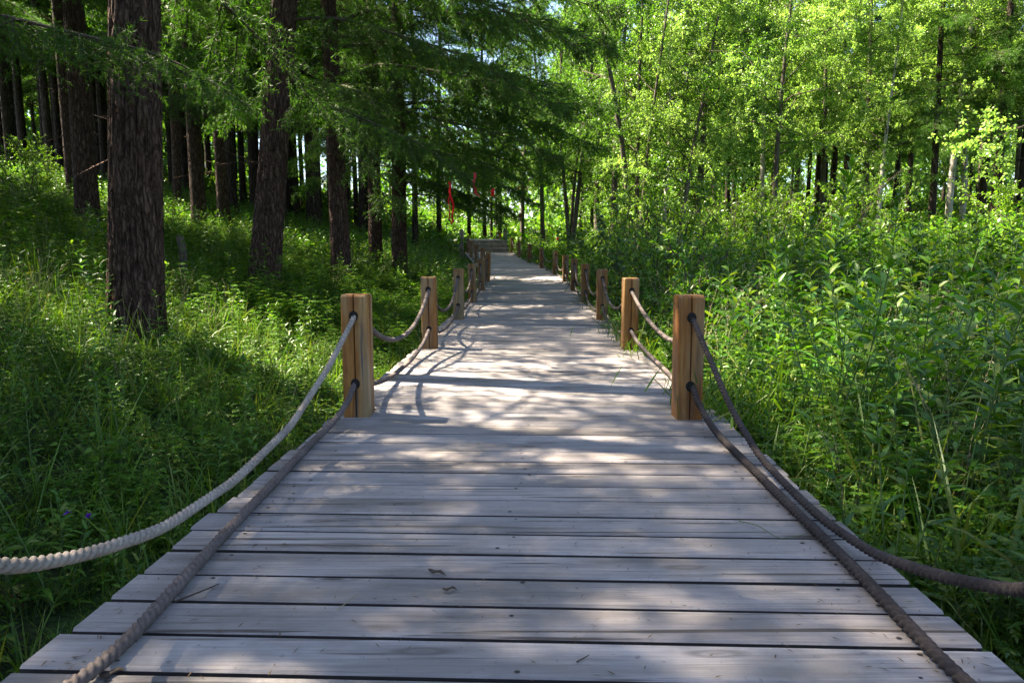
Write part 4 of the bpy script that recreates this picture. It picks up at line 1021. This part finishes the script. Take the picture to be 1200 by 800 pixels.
# short grass poking up along both edges of the boards
for side in (-1, 1):
    Y = rsV.uniform(1, 14, 420); X = cx(Y) + side * (1.10 + np.abs(rsV.normal(0, .06, 420)))
    sow(grass, T_GS, X, Y, .9, 1.6); sow(grass, T_G, X[::5] + side * .12, Y[::5], .6, .9)
# a little grass grows through by the right-hand posts
Y = np.concatenate([rsV.normal(3.75, .10, 26), rsV.normal(6.3, .18, 30), rsV.normal(7.6, .8, 40), rsV.normal(11.5, .5, 22)]); X = cx(Y) + 1.07 + rsV.normal(0, .035, len(Y))
sow(grass, T_GS, X, Y, 1.0, 1.9, zoff=.30, tilt=.35)
Y = np.concatenate([rsV.normal(4.6, .5, 40), rsV.normal(7.2, .8, 60), rsV.normal(10, 1.5, 40)]); X = cx(Y) + 1.14 + np.abs(rsV.normal(0, .08, len(Y)))
sow(herbR, T_L, X[::3], Y[::3], .45, .8, tilt=.3); sow(herbR, T_P, X[1::3], Y[1::3], .7, 1.1, tilt=.3); sow(grass, T_GL, X[2::3], Y[2::3], .6, 1.0, tilt=.3)
tag(grass.build('grass', [M_GRASS, M_DRY]), 'long green grass growing thick on both sides of the boardwalk', 'grass', kind='stuff')
tag(herbL.build('undergrowth', [M_HERB, M_STEM]), 'low leafy undergrowth covering the shaded slope left of the boardwalk', 'undergrowth', kind='stuff')
tag(herbR.build('weeds', [M_HERB, M_STEM]), 'tall tangled green weeds filling the meadow right of the boardwalk', 'weeds', kind='stuff')

# ------------------------------------------------------------------ single plants that stand out
def hero(name, label, cat, p, build, group=None):
    e = empty(name, p); tag(e, label, cat, group); build(e); return e
def lance_plant(e, h, n, L, W, lean, seed, ma=M_HERB, head=None):
    rs = np.random.RandomState(seed); q = np.linspace(0, 1, 9)
    P = np.stack([lean[0] * q ** 1.5, lean[1] * q ** 1.5, h * q - .05], -1); m_ = MB(); tube(m_, P, np.linspace(.008, .003, 9), 6, 0); m_.build('stem', M_STEM, e)
    f = np.linspace(.28, 1, n); O = np.stack([np.interp(f, q, P[:, c]) for c in range(3)], -1); az = np.arange(n) * 2.4 + rs.normal(0, .2, n)
    m_ = MB(); leaves(m_, O, np.stack([np.cos(az), np.sin(az), .5 + .8 * f ** 3], -1), L * (1.1 - .6 * f ** 3) * rs.uniform(.8, 1.1, n), W, rs.uniform(.15, .45, n), 'lance', 0, rs, flat=.2)
    m_.build('leaf', ma, e); m_.v and None
p = at(965, 300, 6.6); zz = float(H(p[0], 6.6))
hero('tall_weed', 'tallest long-leaved weed standing above the right meadow, bright green', 'weed', (p[0], 6.6, zz), lambda e: lance_plant(e, 2.05, 44, .34, .045, (.18, -.1), 3), 'tall long-leaved weeds')
for px, Y, h, ln, lab in ((925, 6.2, 1.55, (-.25, 0), 'long-leaved weed with drooping tip left of the tallest one'), (1175, 7.0, 1.75, (.2, 0), 'long-leaved weed near the right edge of the meadow'),
                          (1040, 7.4, 1.7, (.1, .1), 'long-leaved weed right of the tallest one'), (735, 8.0, .8, (-.05, 0), 'long-leaved weed leaning by the right posts'), (845, 4.6, .95, (.1, 0), 'leafy weed right behind the nearest right post')):
    x = xpos(px, Y, .4); hero('tall_weed', lab, 'weed', (x, Y, float(H(x, Y))), lambda e: lance_plant(e, h, int(24 * h), .22, .034, ln, int(px)), 'tall long-leaved weeds')
M_LITTER = plain('dry_litter', (.10, .062, .032), .9)
M_BUR = plain('seed_head', (.20, .17, .05), .8)
def burr(e):
    rs = np.random.RandomState(8); tips = [(-.25, .0, 1.02), (-.12, .05, .98), (-.17, -.04, .95), (.0, 0, .99), (.09, .02, .93), (.2, 0, .97), (.26, .03, .86), (.16, -.03, .85), (-.28, 0, .86), (-.05, .04, 1.13)]
    m_ = MB(); q = np.linspace(0, 1, 6)[:, None]; root = np.array([-.38, .05, -.02])
    for tx in tips:
        tp = np.array(tx); mid = (root + tp) / 2 + [.0, 0, .08]; P = (1 - q) ** 2 * root + 2 * q * (1 - q) * mid + q ** 2 * tp
        tube(m_, P, np.linspace(.004, .002, 6), 4, 0)
    m_.build('stem', M_DRY, e)
    for tx in tips:
        h_ = MB(); n = 60; d = norm(rs.normal(0, 1, (n, 3))); c = np.repeat(np.array([tx]), n, 0)
        leaves(h_, c, d, .019, .008, 0, 'tri', 0, rs)
        a = np.linspace(0, PI, 5); tube(h_, np.stack([np.zeros(5), np.zeros(5), -np.cos(a) * .011], -1) + np.array(tx), np.maximum(.0006, np.sin(a) * .011), 7, 0)
        h_.build('seed_head', M_BUR, e)
p = at(1105, 465, 3.5); zz = float(H(p[0] , 3.5))
e = hero('burr_plant', 'yellowish weed with round prickly seed heads at right', 'weed', (p[0], 3.5, zz), burr); s_ = (p[2] - zz + .1) / .98; e.scale = (1, 1, s_)
M_PURPLE = leaf_mat('purple_petals', [(.16, .03, .42), (.22, .05, .50)], .3, (1.1, .9, 1.2), .5, .3)
def flower(e, h):
    rs = np.random.RandomState(int(h * 1000)); m_ = MB(); q = np.linspace(0, 1, 5); tube(m_, np.stack([.05 * q ** 2, 0 * q, h * q], -1), .0025, 4, 0); m_.build('stem', M_STEM, e)
    m_ = MB(); n = 10; leaves(m_, np.repeat([[.05, 0, h]], n, 0), rs.normal(0, .7, (n, 3)) + [0, 0, .8], .018, .009, .1, 'ovate', 0, rs); m_.build('petal', M_PURPLE, e)
for px, py, Y, lab in ((1162, 512, 3.1, 'small purple flower low among the weeds at right'), (63, 600, 2.3, 'small purple flower among the weeds at lower left, left one'), (88, 605, 2.35, 'small purple flower among the weeds at lower left, right one')):
    p = at(px, py, Y); z0 = float(H(p[0], Y)); hero('purple_flower', lab, 'flower', (p[0], Y, z0), lambda e: flower(e, max(.12, p[2] - z0)), 'small purple flowers')

# old stump-like sapling post behind the nearest trunk
p = at(212, 300, 8.6); mbk = MB(); zz = float(H(p[0], 8.6)); trunk_mesh(mbk, .6, .05, .04, (.02, 0), .05, 12, 14, .006, 15, .3, -.3)
q_ = mbk.build('tree_stump', M_GREYBARK); q_.location = (p[0], 8.6, zz); tag(q_, 'short pale broken stump right of the nearest thick trunk', 'stump')

# ------------------------------------------------------------------ ribbons, plaque, box
def ribbon(P, w, ma, label, name='ribbon', tw=.6):
    P = np.array(P, float); n = 24; s = np.linspace(0, 1, len(P)); q = np.linspace(0, 1, n); Q = np.stack([np.interp(q, s, P[:, c]) for c in range(3)], -1)
    Q[:, 0] += .012 * np.sin(q * 14); Q[:, 1] += .02 * np.sin(q * 9 + 1)
    a = tw * np.sin(q * 5 + 1); B = np.stack([np.cos(a), np.sin(a), 0 * a], -1); Nn = np.stack([-np.sin(a), np.cos(a), 0 * a], -1) * .001
    V = np.stack([Q - B * w / 2 - Nn, Q + B * w / 2 - Nn, Q + B * w / 2 + Nn, Q - B * w / 2 + Nn], 1).reshape(-1, 3)
    i = np.arange(n - 1)[:, None] * 4; j = np.arange(4)[None]; k = (j + 1) % 4; m_ = MB()
    m_.add(V, np.stack([i + j, i + k, i + k + 4, i + j + 4], -1).reshape(-1, 4)); m_.add(V, [[0, 1, 2, 3], [4 * n - 1, 4 * n - 2, 4 * n - 3, 4 * n - 4]])
    return tag(m_.build(name, ma), label, 'ribbon', 'red ribbons hanging in the trees')
Yr = 11.6
ribbon([at(526, 213, Yr), at(528, 226, Yr), at(531, 246, Yr), at(530, 261, Yr)], .036, M_RIBBON, 'longest bright red ribbon hanging from a conifer bough')
ribbon([at(527, 222, Yr + .1), at(526, 240, Yr + .1), at(528, 263, Yr + .1)], .020, M_RIBBON, 'thin red ribbon hanging close beside the longest one')
ribbon([at(556, 202, 12), at(555, 216, 12), at(557, 225, 12), at(561, 230, 12)], .05, M_PINK, 'curved faded red ribbon right of the longest one')
ribbon([at(550, 212, 12.1), at(551.5, 213.5, 12.1)], .05, M_PINK, 'tiny red ribbon end just left of the curved ribbon')
ribbon([at(578, 221, 12.5), at(577, 226, 12.5), at(577.5, 230, 12.5)], .06, M_RIBBON, 'short bright red ribbon in the gap above the steps')
ribbon([at(606, 222, 12.8), at(610, 218.5, 12.8), at(613, 222, 12.8)], .05, M_RIBBON, 'small folded red ribbon rightmost in front of the plaque tree', tw=1.3)
ribbon([at(653, 278, 28), at(654, 282.5, 28)], .09, M_RIBBON, 'small red ribbon low down right of the far boardwalk')
p = at(610, 253, 35.6); m_ = MB(); slab(m_, p + np.array([0, 0, .11]), np.array([1., 0, 0]), np.array([0, 1., 0]), up, -.12, .12, .02, .20, .006, .2)
tag(m_.build('plaque', M_POST, None, False), 'small brown wooden plaque fixed to a grey trunk by the steps', 'plaque')
p = at(584.5, 283, 34.2); bx = empty('small_box', p); tag(bx, 'small orange brown wooden box standing behind the far steps', 'box')
M_ORANGE = plain('orange_wood', (.38, .13, .02), .6); M_PALE = plain('pale_paint', (.6, .55, .48), .6)
m_ = MB(); slab(m_, np.array([0, 0, .40]), np.array([1., 0, 0]), np.array([0, 1., 0]), up, -.13, .13, .13, .55, .01, 0); m_.build('body', M_ORANGE, bx, False)
m_ = MB(); slab(m_, np.array([0, -.02, .46]), np.array([1., 0, 0]), np.array([0, 1., 0]), up, -.16, .16, .17, .05, .02, 0); m_.build('lid', M_POST, bx, False)
m_ = MB(); slab(m_, np.array([-.04, -.14, .34]), np.array([1., 0, 0]), np.array([0, 1., 0]), up, -.06, .06, .006, .10, .002, 0); m_.build('notice', M_PALE, bx, False)

# ------------------------------------------------------------------ litter on the boards
def on_deck(px, py):
    v = (py - 400) / 800; T = math.tan(PITCH); y_ = CAM_Z / ((T + v) / (1 - v * T)); return np.array([xpos(px, y_, 0), y_, float(zdeck(y_)) + .006])
def bark_bit(px, py, L, w, ang, label):
    p = on_deck(px, py); m_ = MB(); q = np.linspace(-.5, .5, 7); P = np.stack([q * L * math.cos(ang), q * L * math.sin(ang) + .006 * np.sin(q * 9), .004 + .004 * np.cos(q * 3)], -1)
    tube(m_, P, w * np.array([.2, .8, 1, .7, .9, .6, .1]), 6, 0); o = m_.build('bark_flake', M_TWIG); o.location = p; o.scale = (1, 1, .5); tag(o, label, 'bark flake', 'bits of bark on the planks')
bark_bit(512, 673, .06, .008, -.5, 'brown flake of bark on the near planks, the largest one')
bark_bit(527, 693, .04, .006, .1, 'small dark flake of bark just below the largest one')
bark_bit(132, 792, .05, .009, .6, 'small dark flake of bark by the rope at lower left')
bark_bit(432, 481, .09, .016, .2, 'reddish bark crumbs at the foot of the nearest left post')
def twig(pts, label, ma=M_TWIG, r=.002):
    P = np.array([on_deck(*q) for q in pts]); P[1:-1, 2] += .008; s = np.linspace(0, 1, len(P)); q = np.linspace(0, 1, 14); m_ = MB()
    tube(m_, np.stack([np.interp(q, s, P[:, c]) for c in range(3)], -1), np.linspace(r, r * .5, 14), 5, 0); tag(m_.build('twig', ma), label, 'twig', 'fallen twigs on the planks')
twig([(205, 707), (232, 700), (257, 686)], 'forked dark twig beside the left rope', r=.003)
twig([(866, 612), (888, 620), (912, 636), (938, 632), (960, 622)], 'thin green grass stalk curled on the planks by the right rope', M_STEM, .0016)
twig([(396, 716), (420, 698)], 'pale straw lying on the near planks', M_DRY, .0015)
twig([(676, 778), (690, 770)], 'tiny dark twig near the bottom of the planks')
lt = MB(); n = 2600; yy = 1.0 + 13 * rsT.rand(n) ** 1.5; edge = rsT.rand(n) < .45
xx = np.where(edge, np.sign(rsT.normal(size=n)) * (1.03 - np.abs(rsT.normal(0, .13, n))), rsT.uniform(-1.03, 1.03, n)); P = np.stack([cx(yy) + xx, yy, zdeck(yy) + .0045], -1); az = rsT.uniform(0, 6.28, n)
leaves(lt, P, np.stack([np.cos(az), np.sin(az), 0 * az], -1), rsT.uniform(.008, .030, n), rsT.uniform(.0015, .004, n), 0, 'rhomb', 0, rsT, flat=.05, fold=.1)
tag(lt.build('litter', [M_LITTER]), 'dry needles and crumbs scattered over the planks', 'litter', kind='stuff')
# leaves fallen on the boards
M_FALLEN = leaf_mat('fallen_leaf', [(.12, .09, .03), (.09, .05, .02)], .2, (1, 1, .6), .6, .3)
rsL = np.random.RandomState(4)
for k, (px, py) in enumerate(((738, 455), (560, 520), (330, 640), (610, 430))):
    p = on_deck(px, py); m_ = MB(); a = rsL.uniform(0, 6.28); leaves(m_, np.zeros((1, 3)), [[math.cos(a), math.sin(a), .15]], rsL.uniform(.014, .024), .010, .1, 'ovate', 0, rsL, flat=.1)
    o = m_.build('fallen_leaf', M_FALLEN); o.location = p; tag(o, 'tiny dry fallen leaf lying on the grey planks', 'leaf', 'dry leaves scattered on the planks')
